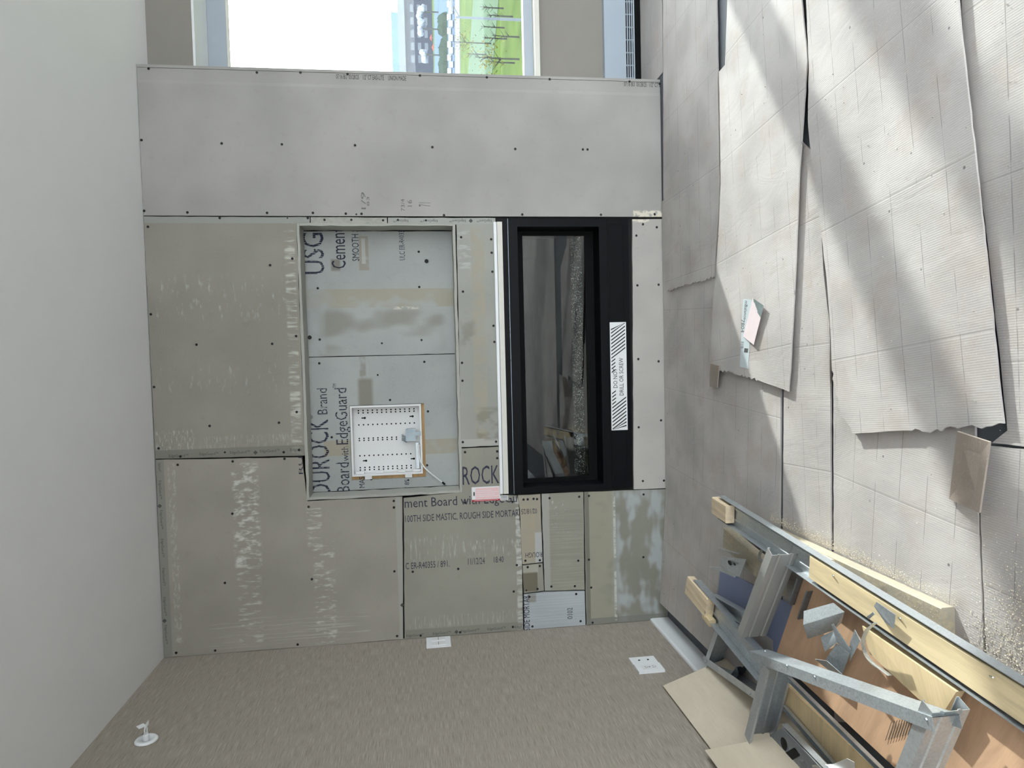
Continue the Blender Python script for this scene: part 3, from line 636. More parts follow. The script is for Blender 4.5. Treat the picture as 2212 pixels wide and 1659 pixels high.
sk = thing('sidewall_sprinkler', 'white sidewall fire sprinkler with round flange near the ceiling', 'sprinkler', (.001, sy, sz))
def lathe(prof, axis_o, n=28):
    v = []; f = []
    for (r, h) in prof:
        for k in range(n):
            a = 2*math.pi*k/n; v.append((axis_o[0]+h, axis_o[1]+r*math.cos(a), axis_o[2]+r*math.sin(a)))
    for i in range(len(prof)-1):
        for k in range(n): f.append((i*n+k, i*n+(k+1) % n, (i+1)*n+(k+1) % n, (i+1)*n+k))
    return v, f
v, f = lathe([(.042,.0005),(.042,.003),(.038,.008),(.030,.009),(.027,.004),(.012,.003),(.012,.0005)], (.001, sy, sz)); mk('flange', v, f, m_white, sk, True)
v, f = lathe([(.011,.002),(.011,.022),(.008,.026),(.008,.03),(.001,.03)], (.001, sy, sz), 14); mk('body', v, f, m_white, sk)
for s_ in (-1, 1): MB().tube([(.028, sy+s_*.010, sz), (.045, sy+s_*.011, sz), (.058, sy+s_*.003, sz)], .0028, 6).build('frame_arm', m_white, sk)
MB().prism([(.058, sy, sz+.034), (.058, sy-.02, sz+.016), (.058, sy, sz-.004), (.058, sy+.02, sz+.016)], (.002, 0, 0)).build('deflector', m_white, sk)
for k in range(5): MB().box(.058, .074, sy-.014+k*.006, sy-.0115+k*.006, sz-.008, sz-.0062).build('deflector_tooth', m_white, sk)
bb = struct(MB().prism([(0.0005, -.002, .002), (.013, -.002, .002), (.013, -.002, .092), (.009, -.002, .103), (.0005, -.002, .105)], (0, -5.9, 0)).build('baseboard_left', m_white))

# ------------------------------------------------------------------ cardboard floor protection
def jit3(poly, a=.0015, step=.03, torn=()):
    out = []; n = len(poly)
    for i in range(n):
        p, q = Vector(poly[i]), Vector(poly[(i+1) % n]); L = (q-p).length; m = max(1, int(L/(step*.4 if i in torn else step))); out.append(p)
        nr = Vector((-(q-p).y, (q-p).x, 0))/max(L, 1e-6)
        for k in range(1, m): out.append(p+(q-p)*(k/m)+nr*random.uniform(-1, 1)*(.006 if i in torn else a))
    return out
def sheet(px, h, mat, label, th=.005, torn=(), name='cardboard_sheet', world=None, a=.0012, cat='cardboard'):
    P = [G(x, y, h) for x, y in px] if world is None else [(x, y, h) for x, y in world]
    hs_ = h if not isinstance(h, (list, tuple)) else h
    P = jit3(P, a, torn=torn); c = sum((Vector(p) for p in P), Vector())/len(P); c.z -= th
    return tag(MB().prism(P, (0, 0, -th)).build(name, mat, None, M=T3(c)), label, cat, 'cardboard sheets protecting the floor' if name == 'cardboard_sheet' else None)
sheet(None, .006, cards[7], 'brown cardboard sheet on the floor below the convector', world=[(2.905, -.05), (7.8, -.05), (7.8, .298), (2.905, .298)])
sheet([(1432,-170),(1433,470),(1440,622),(1442,628),(1470,619),(1500,611),(1520,606),(1541,598),(1551,480),(1554,394),(1547.5,0),(1543,-170)], .0135, cards[0], 'cardboard sheet against the drywall with a torn end near the fireplace', .006, torn=(3,4,5,6))
sheet([(1572,-170),(1571,0),(1566,140),(1553,155),(1557,394),(1553,480),(1546,600),(1541,640),(1538,700),(1535,730),(1532,790),(1536,797),(1556,800),(1590,808),(1620,815),(1640,822),(1703,846),(1708,780),(1719,560),(1726,376),(1743.5,132),(1741,93),(1731,0),(1722,-170)], .024, cards[1],
      'long cardboard sheet with a paper label stuck on it', .0045, torn=(7,8,9,10,11,12,13,14))
# sheet in the far corner, its free edge curling up over the baseboard
gx = [.10, .13, .2, .3, .42, .56, .72, .9, 1.2, 1.6, 2.0, 2.25]
def zc(x): return .0065+.046*max(0., min(1., (.78-x)/.68))**1.3
def ys(x):
    a, b = G(1690, 846), G(1688, 1132); return a[1]+(b[1]-a[1])*(x-a[0])/(b[0]-a[0])
v, f = [], []
for zt_ in (0, -.006):
    for x in gx:
        for k in range(9): s = k/8; v.append((x+.018*(s if x < .15 else 0), -.008+(ys(x)+.008)*s, zc(x)+zt_))
n9 = 9; m = len(gx)
for i in range(m-1):
    for k in range(8):
        a = i*n9+k; f.append((a, a+1, a+n9+1, a+n9)); b = m*n9+a; f.append((b, b+n9, b+n9+1, b+1))
for i in range(m-1):
    for k in (0, 8): a = i*n9+k; b = a+m*n9; f.append((a, a+n9, b+n9, b) if k == 0 else (a, b, b+n9, a+n9))
for k in range(8):
    for i in (0, m-1): a = i*n9+k; b = a+m*n9; f.append((a, b, b+1, a+1) if i == 0 else (a, a+1, b+1, b))
cs = tag(mk('cardboard_sheet', v, f, cards[2], None, M=T3((1.1, -.6, 0))), 'cardboard sheet in the corner curling up toward the white baseboard', 'cardboard', 'cardboard sheets protecting the floor')
fe = [(.100+.018*k/8, -.008+(ys(.1)+.008)*k/8, zc(.1)-.001) for k in range(9)]
v = [(x-.001, y, z) for x, y, z in fe]+[(x-.012, y, .004) for x, y, z in fe]
flp = mk('side_flap', v+[(x+.004, y, z) for x, y, z in v], [(i, i+1, 10+i, 9+i) for i in range(8)]+[(18+i, 27+i, 28+i, 19+i) for i in range(8)], m_cardp, cs)
for y0, y1 in ((-.1, -.24), (-.42, -.58)):
    x = .097; mk('printed_mark', [(x-.002, y0, .044), (x+.002, y1, .044), (x-.006, y1, .018), (x-.0085, y0, .018)], [(0, 1, 2, 3)], m_ink, cs)
sheet([(1726,300),(1693,850),(1691,1132),(1691,1380),(1797.5,1380),(1795,1180),(1792,700),(1780,600),(1765,340)], .010, cards[3], 'narrow cardboard strip between two dark seams in the sun', .006)
sheet([(1747,135),(1745,260),(1752,340),(1770,470),(1785,600),(1793,705),(1797,800),(1815,895),(1830,915),(1841,938),(1900,933),(1960,930),(1985,928),(2000,933),(2040,925),(2080,922),(2100,918),(2120,926),(2168,915),(2160,850),(2150,750),(2133,580),(2110,370),(2092,210),(2075,60),(2066,-50),(2058,-170),(1733,-170),(1741,0)], .027, cards[4],
      'big cardboard sheet in the middle with a torn lower edge', .0045, torn=(6,7,8,11,12,13,14,15,16,17))
sheet([(2068,-170),(2078,60),(2095,205),(2137,560),(2163,800),(2176,930),(2142,957),(2212,965),(2400,975),(2400,-170)], .011, cards[5], 'cardboard sheet at the near edge beside the window light', .006)
sheet([(1800,700),(1801,1380),(1802,1560),(2134,1560),(2124,1400),(2113,1110),(2106,940),(2100,800),(1960,700)], .010, cards[6], 'dusty cardboard sheet under the torn edge and the loose scrap', .006)
sheet([(2110,962),(2118,1110),(2130,1420),(2138,1600),(2600,1700),(2600,985),(2215,970)], .010, cards[7], 'cardboard sheet in the near corner covered with sawdust', .006)
sheet(None, .006, cards[5], 'cardboard sheet behind the camera position', world=[(.35, -5.8), (3.6, -5.8), (3.6, -2.72), (.35, -2.72)])
sheet(None, .006, cards[0], 'cardboard sheet running along under the far windows', world=[(3.65, -5.8), (7.8, -5.8), (7.8, -.08), (3.95, -.08)])
def quad(name, pts, th, mat, label, cat, group=None, parent=None, up=(0, 0, -1)):
    P = [Vector(p) for p in pts]; M = frame(P[0], P[1], (P[1]-P[0]).cross(P[-1]-P[0]))
    nrm = (P[1]-P[0]).cross(P[-1]-P[0]).normalized()
    if nrm.z > 0: nrm = -nrm
    o = MB().prism(P, nrm*th).build(name, mat, parent, M=M)
    if label: tag(o, label, cat, group)
    return o
quad('cardboard_scrap', [G(2067,932,.055), G(2137,955,.06), G(2115,1108,.05), G(2050,1078,.018)], .005, m_cardp, 'loose dark cardboard scrap tilted up beside the torn sheet edge', 'cardboard')
quad('cardboard_offcut', [G(1534,785,.031), G(1553,790,.031), G(1549,838,.024), G(1533,835,.018)], .004, m_cardp, 'tiny cardboard offcut at the torn corner near the wall', 'cardboard')
# paper label, half peeled and folded over
pl = thing('paper_label', 'half peeled pale paper label folded over on the sunny cardboard', 'label', tuple(G(1610, 720, .0242)))
def flat(px, h): return [G(x, y, h) for x, y in px]
MB().prism(flat([(1605,646),(1624,648),(1616,797),(1598,792)], .0252), (0, 0, -.0008)).build('label_strip', plain('label_bluish', (196, 206, 210), .5, var=.02), pl)
MB().prism([G(1626,644,.026), G(1650,660,.035), G(1628,745,.035), G(1605,727,.026)], (0, 0, -.0006)).build('folded_part', plain('label_back', (222, 208, 210), .5, var=.03), pl)
MB().prism([G(1627,644.5,.0272), G(1650,660,.0362), G(1643,686,.0362), G(1629,664,.0275)], (0, 0, -.0004)).build('shiny_corner', plain('label_grey', (120, 132, 132), .4, var=.2, scale=60), pl)
def floor_text(s, a, b, c, mat, par, h):
    o_, e1, e2 = G(*a, h), G(*b, h), G(*c, h); text_on(s, o_, e1-o_, e2-o_, mat, par)
floor_text('7804', (1601,690), (1600,718), (1608.5,690), m_inkg, pl, .0256); floor_text('mBalance', (1609,650), (1606,690), (1615.5,650), m_inkg, pl, .0256); floor_text('||| || ||||', (1601,738), (1600,752), (1607,738), m_ink, pl, .0256)
MB().prism(flat([(1608,752),(1616,753),(1615,762),(1607,761)], .0256), (0, 0, -.0002)).build('printed_block', m_inkg, pl)

# ------------------------------------------------------------------ offcuts piled by the left wall
def beam(name, p0, p1, wd, ht, mat, parent=None, up=(0, 0, 1), bev=.003):
    """timber: p0,p1 = ends of the centre line of the underside"""
    M = frame(p0, p1, up); L = (Vector(p1)-Vector(p0)).length; b = bev
    pr = [(-wd/2+b, 0), (wd/2-b, 0), (wd/2, b), (wd/2, ht-b), (wd/2-b, ht), (-wd/2+b, ht), (-wd/2, ht-b), (-wd/2, b)]
    return MB().prism([M @ Vector((0, y, z)) for y, z in pr], (Vector(p1)-Vector(p0))).build(name, mat, parent, M=M)
def chan(name, p0, p1, up, wd, fl, mat, parent=None, t=.0016, lip=0.0, rib=True):
    """folded steel channel; p0,p1 = centre line of the web, flanges along up"""
    M = frame(p0, p1, up); L = (Vector(p1)-Vector(p0)).length; h = wd/2
    if rib:   # shallow stiffening grooves pressed into the web
        web_o = [(-h, 0), (-h*.62, 0), (-h*.55, .003), (-h*.42, .003), (-h*.35, 0), (h*.35, 0), (h*.42, .003), (h*.55, .003), (h*.62, 0), (h, 0)]
    else: web_o = [(-h, 0), (h, 0)]
    out = ([(-h+lip, fl)] if lip else [])+[(-h, fl)]+web_o+[(h, fl)]+([(h-lip, fl)] if lip else [])
    inn = ([(h-lip, fl-t)] if lip else [])+[(h-t, fl-(t if lip else 0))]+[(x*(h-t)/h, z+t) for x, z in reversed(web_o)]+[(-h+t, fl-(t if lip else 0))]+([(-h+lip, fl-t)] if lip else [])
    return MB().prism([M @ Vector((0, y, z)) for y, z in out+inn], (Vector(p1)-Vector(p0))).build(name, mat, parent, M=M)
def screw_at(p, par, nrm=(0, 0, 1), r=.004):
    p = Vector(p); n = Vector(nrm).normalized(); MB().tube([p, p+n*.003], [r, r*.6], 8).build('screw', m_galvd, par)

# long lumber lying flat in the sun
beam('lumber_stud', (.770, -2.036, .0105), (.757, -.93, .0105), .087, .038, m_pine2); tag(bpy.data.objects['lumber_stud'], 'dusty wooden stud lying flat with its cut end toward us', 'lumber')
# long steel channel with a wooden stud inside it
def mid(a, b): return (Vector(a)+Vector(b))/2
r0, r1 = Vector(G(1565,1077,.105)), Vector(G(2212,1479,.118)); l0, l1 = Vector(G(1551,1114,.134)), Vector(G(2212,1562,.147))
l0.z, l1.z = r0.z, r1.z
ext = (r1-r0)*.22
wd_ = .094
p0 = mid(r0, l0); p1 = mid(r1, l1)+ext
cA = thing('steel_channel', 'long galvanised channel holding a wooden stud across the pile', 'steel channel', tuple(p0))
chan('channel', p0, p1, (0, 0, 1), wd_, .029, m_galv, cA)
dA = (p1-p0).normalized()
def along(px, py, h):     # distance along the channel of a photo point
    return (Vector(G(px, py, h))-p0).dot(dA)
s1 = along(1752, 1250, .13)
beam('stud_inside', p0+dA*s1+Vector((0, 0, .0055)), p1-dA*.002+Vector((0, 0, .0055)), .074, .020, m_pine, cA)
beam('end_block', p0-dA*.03+Vector((0, 0, .0055)), p0+dA*.10+Vector((0, 0, .0055)), .07, .036, m_pine3, cA)
for k in range(4):
    q = p0+dA*(s1+.12+k*.28); M = frame(p0, p1); MB().tube([M @ Vector(((q-p0).length, .02, .0255)), M @ Vector(((q-p0).length+.016, .026, .033))], .0016, 6).build('bent_nail', m_galvd, cA)
# wood scraps below the channel that carry it
beam('lumber_block', tuple(Vector(G(1580,1160,.055))-Vector((0, 0, .0))), tuple(Vector(G(1700,1262,.055))), .085, .036, m_pine2); tag(bpy.data.objects['lumber_block'], 'grey wooden offcut lying behind the perforated clip', 'lumber')
beam('lumber_prop', (.775, -1.60, .049), (.775, -1.48, .049), .06, .055, m_pine3); tag(bpy.data.objects['lumber_prop'], 'small wooden prop between the flat stud and the long channel', 'lumber')
# steel channel with a wooden end, nearer the left wall
b0, b1 = Vector(G(1490,1268,.135)), Vector(G(1655,1462,.115)); dB = (b1-b0).normalized()
cB = thing('steel_channel', 'shorter galvanised channel with a knotty wooden end sticking out', 'steel channel', tuple(b0))
bs0 = b0+dB*.03-Vector((0, 0, .03))
chan('channel', bs0, b1+dB*.1-Vector((0, 0, .03)), (.12, 0, 1), .096, .036, m_galv, cB)
beam('end_block', bs0-dB*.045+Vector((0, 0, .006)), bs0+dB*.16+Vector((0, 0, .006)), .084, .036, m_pine3, cB, up=(.12, 0, 1))
beam('end_chip', bs0+dB*.12+Vector((-.045, 0, .012)), bs0+dB*.19+Vector((-.045, 0, .012)), .03, .03, m_pine, cB)
# satin steel stud standing on edge
c0, c1 = Vector(G(1668,1200,.2)), Vector(G(1602,1378,.2)); aw = Vector((-(c1-c0).y, (c1-c0).x, 0)).normalized()
if aw.y < 0: aw = -aw
stC = tag(chan('steel_stud', c0-Vector((0, 0, .046)), c1-Vector((0, 0, .046)), aw, .092, .034, m_steelweb, None, lip=.008), 'short satin steel stud standing on edge over the blue sheet', 'steel stud')
# fabricated steel frame, standing on edge
e0, e1 = Vector(G(1617,1406,.25)), Vector(G(2012,1549,.25)); dE = (e1-e0).normalized(); inE = Vector((dE.y, -dE.x, 0))
if inE.x > 0: inE = -inE
fE = thing('stud_assembly', 'screwed galvanised stud frame lying over the plywood in front', 'steel frame', tuple(e0-Vector((0, 0, .092))))
from mathutils.geometry import delaunay_2d_cdt
LE = (e1-e0).length; loops = [[(0, -.066), (LE, -.066), (LE, 0), (0, 0)]]
for px, py, rx, rz in ():
    P_ = Vector(G(px, py, .113)); den = sd.dot(inE); tt = (P_-e0).dot(inE)/den; Q = P_-sd*tt
    u_, z_ = (Q-e0).dot(dE), min(max(Q.z-.25, -.044), -.022); loops.append([(u_+rx*math.cos(a), z_+rz*math.sin(a)) for a in [i*math.pi/8 for i in range(16)]])
pts = [Vector(p) for l in loops for p in l]; eds = []; k0 = 0
for l in loops: eds += [(k0+i, k0+(i+1) % len(l)) for i in range(len(l))]; k0 += len(l)
cv_, _, cf_, *_r = delaunay_2d_cdt(pts, eds, [], 0, 1e-6)
def in_hole(c): return any(abs(c.x-sum(p[0] for p in l)/16)/max(1e-6, max(p[0] for p in l)-sum(p[0] for p in l)/16) < 1 and ((c.x-sum(p[0] for p in l)/16)/(max(p[0] for p in l)-sum(p[0] for p in l)/16))**2+((c.y-sum(p[1] for p in l)/16)/(max(p[1] for p in l)-sum(p[1] for p in l)/16))**2 < .98 for l in loops[1:])
trk = MB(); to3 = lambda p, o_: e0+dE*p.x+Vector((0, 0, p.y))+inE*o_
fs_ = [tuple(f_) for f_ in cf_ if not in_hole(sum((cv_[i] for i in f_), Vector((0, 0)))/len(f_))]
trk.add([to3(p, 0) for p in cv_], fs_); trk.add([to3(p, .0016) for p in cv_], [tuple(reversed(f_)) for f_ in fs_])
for z_ in (0, -.0645):
    trk.prism([e0+Vector((0, 0, z_)), e1+Vector((0, 0, z_)), e1+inE*.029+Vector((0, 0, z_)), e0+inE*.029+Vector((0, 0, z_))], (0, 0, -.0015))
trk.build('track', m_galv2, fE)
d0, d1 = Vector(G(1646,1428,.247)), Vector(G(1607,1587,.247)); ddir = (d1-d0).normalized(); dn = Vector((-ddir.y, ddir.x, 0))
if dn.y > 0: dn = -dn
chan('stud', d0-Vector((0, 0, .046)), d1-Vector((0, 0, .046)), dn, .088, .036, m_galv, fE, lip=.008)
f0 = Vector(G(2012.7,1541,.247)); chan('stud', f0-Vector((0, 0, .046)), f0+ddir*.42-Vector((0, 0, .046)), -dn, .088, .034, m_galv, fE, lip=.006)
for px, py in ((1653,1407),(1700,1438),(1760,1462),(2001,1554)): screw_at(G(px, py, .2505), fE)
# small steel frame by the baseboard
fF = thing('stud_assembly', 'small galvanised stud frame propped by the baseboard with a dark inside', 'steel frame', tuple(G(1520, 1432, .03)))
g0, g1, g2 = Vector(G(1545,1358,.13)), Vector(G(1520,1432,.13)), Vector(G(1632,1512,.13))
chan('stud', g0-Vector((0, 0, .046)), g1-Vector((0, 0, .046)), Vector((.2, -1, 0)), .092, .028, m_galv, fF)
dF = (g2-g1).normalized(); chan('track', g1-Vector((0, 0, .046)), g2+dF*.1-Vector((0, 0, .046)), Vector((1, .1, 0)), .092, .03, m_galv, fF)
chan('stud', Vector(G(1590,1440,.1))-Vector((0, 0, .046)), Vector(G(1570,1470,.1))-Vector((0, 0, .046)), Vector((.2, -1, 0)), .09, .03, m_galvd, fF)
for px, py in ((1524,1428),(1620,1498)): screw_at(G(px, py, .1305), fF)
a_, b_ = Vector(G(1550,1296,.07)), Vector(G(1650,1352,.07)); tag(chan('steel_stud', a_, b_, (0, 0, 1), .05, .03, m_galv, None, rib=False), 'pale steel stud lying under the satin stud on the blue sheet', 'steel stud')
# blue sheet under the studs
quad('blue_panel', [G(1556,1228,.03), G(1730,1318,.03), G(1690,1425,.03), G(1545,1330,.03)], .006, m_blue, 'slate blue sheet lying under the steel studs', 'panel')
quad('dark_panel', [G(1560,1365,.02), G(1660,1440,.02), G(1625,1500,.02), G(1530,1425,.02)], .006, m_galvd, 'dark steel plate lying on the floor inside the small frame', 'panel')
# folded steel end beside the stud
se = thing('steel_offcut', 'crumpled steel stud end between the edge stud and the reddish plywood', 'steel offcut', tuple(G(1715, 1290, .1)))
a_, b_ = Vector(G(1732,1262,.13)), Vector(G(1712,1322,.13)); chan('channel', a_-Vector((0,0,.03)), b_-Vector((0,0,.03)), Vector((-.5,.2,.9)), .06, .03, m_galvd, se, lip=.006)

# plywood
quad('plywood_sheet', [G(1738,1232,.108), G(1675,1418,.108), Vector(G(1675,1418,.108))+Vector((-.05, -1.25, .008)), Vector(G(1738,1232,.108))+Vector((-.02, -1.12, .008))], .018, m_plyr, 'large reddish plywood sheet with printed stamp under the steel frame', 'plywood')
pw = bpy.data.objects['plywood_sheet']
# ink stamp on the reddish sheet
zst = .1142
for k in range(9):
    a = Vector(G(1925+k*6, 1560-k*1.5, zst)); b = Vector(G(1912+k*6, 1600-k*1.5, zst)); n = Vector((0, 0, .0)); 
    MB().prism([a, b, b+Vector((.003, -.003, 0)), a+Vector((.003, -.003, 0))], (0, 0, .0004)).build('printed_line', m_inkg, pw)
quad('plywood_offcut', [G(1862,1352,.138), G(1878,1412,.136), G(2030,1552,.146), G(2066,1494,.146)], .022, m_plyy, 'thick yellow plywood offcut with splintered corner on the reddish sheet', 'plywood')
quad('plywood_plank', [G(1696,1478,.15), G(1694,1535,.15), G(1850,1720,.14), G(1930,1700,.14)], .018, m_plyy, 'yellow plywood strip between two steel rails at the near edge', 'plywood')
for (qa, qb, lb) in (((1700,1466,.168), (1925,1690,.158), 'thin steel rail along the yellow strip, nearer the reddish plywood'), ((1690,1528,.168), (1838,1700,.158), 'thin steel rail along the yellow strip, nearer the pale plywood')):
    a_, b_ = Vector(G(*qa)), Vector(G(*qb)); tag(chan('steel_rail', a_-Vector((0,0,.012)), b_-Vector((0,0,.012)), (0, 0, 1), .016, .012, m_galv, None, rib=False), lb, 'steel rail')
# pale plywood leaning on the left wall
A = Vector((.012, -.735, .298)); Dd = Vector((.012, -1.42, .290)); sl_ = Vector((.145, -.09, -.262)); quad('plywood_sheet', [A, Dd, Dd+sl_, A+sl_], .012, m_ply, 'pale plywood sheet leaning against the woven wall', 'plywood')
A2 = Vector(LW(1522,1620,.03)); sl2 = Vector(G(1625,1600,.235))-A2; D2 = A2+Vector((0, -.5, .0)); quad('plywood_sheet', [A2, D2, D2+sl2*1.9, A2+sl2*1.9], .012, m_ply, 'pale plywood board in front of the leaning sheet at the bottom edge', 'plywood')
# dark electrical plate with knock-outs
hp = [G(1662,1588,.2), G(1702,1566,.2), G(1812,1680,.2), G(1740,1720,.2)]
M = frame(hp[0], hp[3]); ph = thing('knockout_plate', 'dark steel plate with round and square holes beside the pale plywood', 'steel plate', tuple(hp[0]))
MB().prism([Vector(p) for p in hp], (0, 0, -.002)).build('plate', m_galvd, ph)
hc = Vector(G(1693,1607,.2008)); hr = .019
MB().add([hc+Vector((hr*math.cos(a), hr*math.sin(a), 0)) for a in [i*math.pi/10 for i in range(20)]], [tuple(range(20))]).build('round_hole', m_hole, ph)
MB().add([G(1695,1627,.2008), G(1715,1615,.2008), G(1728,1632,.2008), G(1708,1644,.2008)], [(0,1,2,3)]).build('square_hole', m_hole, ph)
a_, b_ = Vector(hp[1]), Vector(hp[2]); chan('edge_flange', a_, b_, (0, 0, 1), .01, .02, m_galv, ph, rib=False)
# bent sheet-metal scraps
def scrap(name, label, polys, mat=m_galv2, th=.0016):
    c = Vector(polys[0][0]); o = thing(name, label, 'metal scrap', tuple(c))
    for P in polys:
        P = [Vector(p) for p in P]; n = (P[1]-P[0]).cross(P[2]-P[0]).normalized()*th
        MB().prism(P, n).build('metal_panel', mat, o)
    return o
scrap('metal_scrap', 'folded square of galvanised sheet lying on the reddish plywood', [[G(1736,1320,0.149), G(1800,1302,0.154), G(1824,1322,0.174), G(1735,1350,0.174)], [G(1735,1350,0.174), G(1824,1322,0.174), G(1818,1345,0.134), G(1800,1362,0.124), G(1745,1380,0.124)]])
scrap('metal_scrap', 'crumpled galvanised bracket beside the folded square', [[G(1772,1376,0.154), G(1802,1362,0.164), G(1808,1388,0.144), G(1782,1408,0.144)], [G(1808,1388,0.144), G(1796,1350,0.194), G(1800,1348,0.194), G(1838,1404,0.164), G(1836,1412,0.144)],
      [G(1784,1424,0.134), G(1806,1390,0.134), G(1838,1406,0.134), G(1818,1458,0.124)], [G(1836,1388,0.164), G(1846,1360,0.194), G(1858,1384,0.184), G(1836,1428,0.134)], [G(1760,1424,0.139), G(1786,1428,0.154), G(1818,1456,0.134), G(1788,1446,0.124)]])
scrap('metal_scrap', 'torn galvanised clip lodged in the long channel', [[G(1888,1310,.155), G(1893,1300,.155), G(1934,1328,.16), G(1930,1358,.155), G(1912,1345,.15)], [G(1872,1332,.155), G(1886,1322,.16), G(1889,1327,.16), G(1876,1338,.15)]])
ch = scrap('perforated_clip', 'pale steel clip with two oblong holes near the far corner', [[G(1553,1220,.13), G(1560,1203,.13), G(1612,1208,.13), G(1598,1246,.12), G(1575,1240,.12)], [G(1549,1183,.17), G(1597,1196,.17), G(1597,1198.5,.16), G(1549,1186,.16)], [G(1532,1224,.12), G(1553,1226,.13), G(1590,1242,.11), G(1588,1248,.10)]], m_galv)
for px, py, r in ((1576.5,1216,.011), (1587,1219,.006)):
    c = Vector(G(px, py, .1335)); MB().add([c+Vector((r*.8*math.cos(a), r*1.6*math.sin(a), .0)) for a in [i*math.pi/8 for i in range(16)]], [tuple(range(16))]).build('slot_hole', m_hole, ch)
def strap(name, label, pts, wd=.012):
    pts = bez([Vector(p) for p in pts], 6); v = []; f = []
    for p in pts: v += [p+Vector((0, 0, wd/2)), p-Vector((0, 0, wd/2)), p-Vector((.0012, .0012, wd/2)), p+Vector((-.0012, -.0012, wd/2))]
    for i in range(len(pts)-1):
        for k in range(4): f.append((4*i+k, 4*i+(k+1) % 4, 4*i+4+(k+1) % 4, 4*i+4+k))
    f += [(3,2,1,0), tuple(4*len(pts)-4+k for k in range(4))]
    return tag(mk(name, v, f, m_galv, None, M=T3(pts[0])), label, 'metal strap')
strap('metal_strap', 'curled thin steel strap looping over the plywood', [G(1890,1345,.19), G(1872,1362,.18), G(1864,1385,.165), G(1870,1412,.15), G(1885,1432,.155), G(1902,1444,.152), G(1921,1458,.148)])
strap('metal_strap', 'short hooked steel strap beside the satin stud', [G(1648,1183,.10), G(1641,1196,.10), G(1641,1206,.10), G(1648,1214,.09)])
scrap('metal_scrap', 'olive grey bent sheet at the very bottom edge of the pile', [[G(1755,1652,.2), G(1800,1650,.21), G(1830,1638,.22), G(1846,1646,.21), G(1852,1690,.19), G(1758,1690,.19)]], m_steelweb)

# sawdust and crumbs (nobody could count them)
def grains(name, label, cat, gen, n, mat, rmin, rmax):
    mb = MB()
    for i in range(n):
        q = gen()
        if q is None: continue
        r = random.uniform(rmin, rmax); a = [Vector((random.gauss(0,1), random.gauss(0,1), random.gauss(0,1))).normalized()*r for _ in range(4)]
        mb.add([(q[0]+c.x, q[1]+c.y, q[2]+max(c.z, -r*.5)) for c in a], [(0,1,2),(0,2,3),(0,3,1),(1,3,2)])
    return tag(mb.build(name, mat), label, cat, kind='stuff')
m_saw = plain('sawdust', (206, 196, 174), .9, var=.1); m_crumb = plain('grey_crumbs', (176, 170, 160), .9, var=.15)
def g_edge():
    s = random.random()**.8; d = abs(random.gauss(0, .018)); return (.818+d, -2.05+s*.9, .0185)
def g_corner():
    x, y = random.gauss(2180, 60), random.gauss(1420, 110)
    return None if y < 1150 or y > 1659 or x > 2300 or x < 2080 else G(x, y, .0115)
grains('sawdust', 'pale sawdust drifted along the flat wooden stud', 'sawdust', g_edge, 2600, m_saw, .0008, .0024)
grains('sawdust', 'coarse sawdust scattered over the near corner cardboard', 'sawdust', g_corner, 4200, m_saw, .0008, .0024)
def g_floor():
    x, y = random.uniform(1450, 2200), random.uniform(0, 1300)
    if y > 1050 and x < 1900: return None
    p = G(x, y, .0115); h = .0285 if (1760 < x < 2130 and y < 900) else .0255 if (1560 < x < 1700 and y < 780) else .0125
    if x < 1690 and y > 850: return None
    return G(x, y, h)
grains('floor_crumbs', 'little crumbs and chips strewn over the cardboard', 'crumbs', g_floor, 420, m_crumb, .0012, .0034)
def g_dustA():
    s = random.random(); return (random.uniform(.722, .81), -2.03+s*1.0, .0495)
grains('sawdust', 'fine dust lying on top of the flat wooden stud', 'sawdust', g_dustA, 1500, m_crumb, .0006, .0016)

# ------------------------------------------------------------------ outdoors, seen through the window
GZ = -12.0
t = NT('lawn'); p = t.pos(); nz = t.noise(p, .12, 4); st_ = t.noise(t.scl(p, .6, .12, 1), 1.0, 3)
col = t.mix(t.ramp(nz, .3, .7), lin((54, 68, 36)), lin((70, 84, 46))); col = t.mix(t.ramp(st_, .4, .65, 0, .5), col, lin((62, 76, 42))); m_lawn = t.fin(col, .95, 0, 0.0)
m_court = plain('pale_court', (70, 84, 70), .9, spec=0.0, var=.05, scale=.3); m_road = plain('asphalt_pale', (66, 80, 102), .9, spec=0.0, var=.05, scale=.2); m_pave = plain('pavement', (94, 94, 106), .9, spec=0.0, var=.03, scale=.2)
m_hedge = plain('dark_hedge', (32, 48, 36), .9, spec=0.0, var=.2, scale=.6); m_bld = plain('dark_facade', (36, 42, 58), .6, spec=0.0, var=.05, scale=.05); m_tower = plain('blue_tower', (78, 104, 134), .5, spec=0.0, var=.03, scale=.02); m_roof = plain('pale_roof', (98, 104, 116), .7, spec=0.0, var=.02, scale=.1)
m_car = plain('car_silver', (124, 130, 138), .3, var=.05, scale=.5); m_tire = plain('car_glass', (60, 70, 84), .3)
m_bark = plain('bare_bark', (52, 54, 52), .9, spec=0.0); m_pole = plain('steel_pole', (82, 90, 102), .5); m_leaf = plain('young_leaves', (92, 88, 44), .9, spec=0.0, var=.1)
tag(MB().box(-2500, 2500, -2500, .6, GZ-1, GZ-.02).build('bounce_ground', plain('bounce_paving', (184, 184, 185), .9, var=.05, scale=.2, spec=0.0)), 'unseen pale ground added to bounce light up into the room', 'bounce_ground')  # ground out of view, made pale to bounce light up to the ceiling
tag(MB().box(-2500, 2500, .62, 3000, GZ-1, GZ).build('lawn', m_lawn), 'bright green lawn far below the window', 'lawn', kind='stuff')
def strip(px, h, mat, name, label, cat):
    P = [G(x, y, GZ+h) for x, y in px]; return tag(MB().prism(P, (0, 0, -h+.01)).build(name, mat), label, cat)
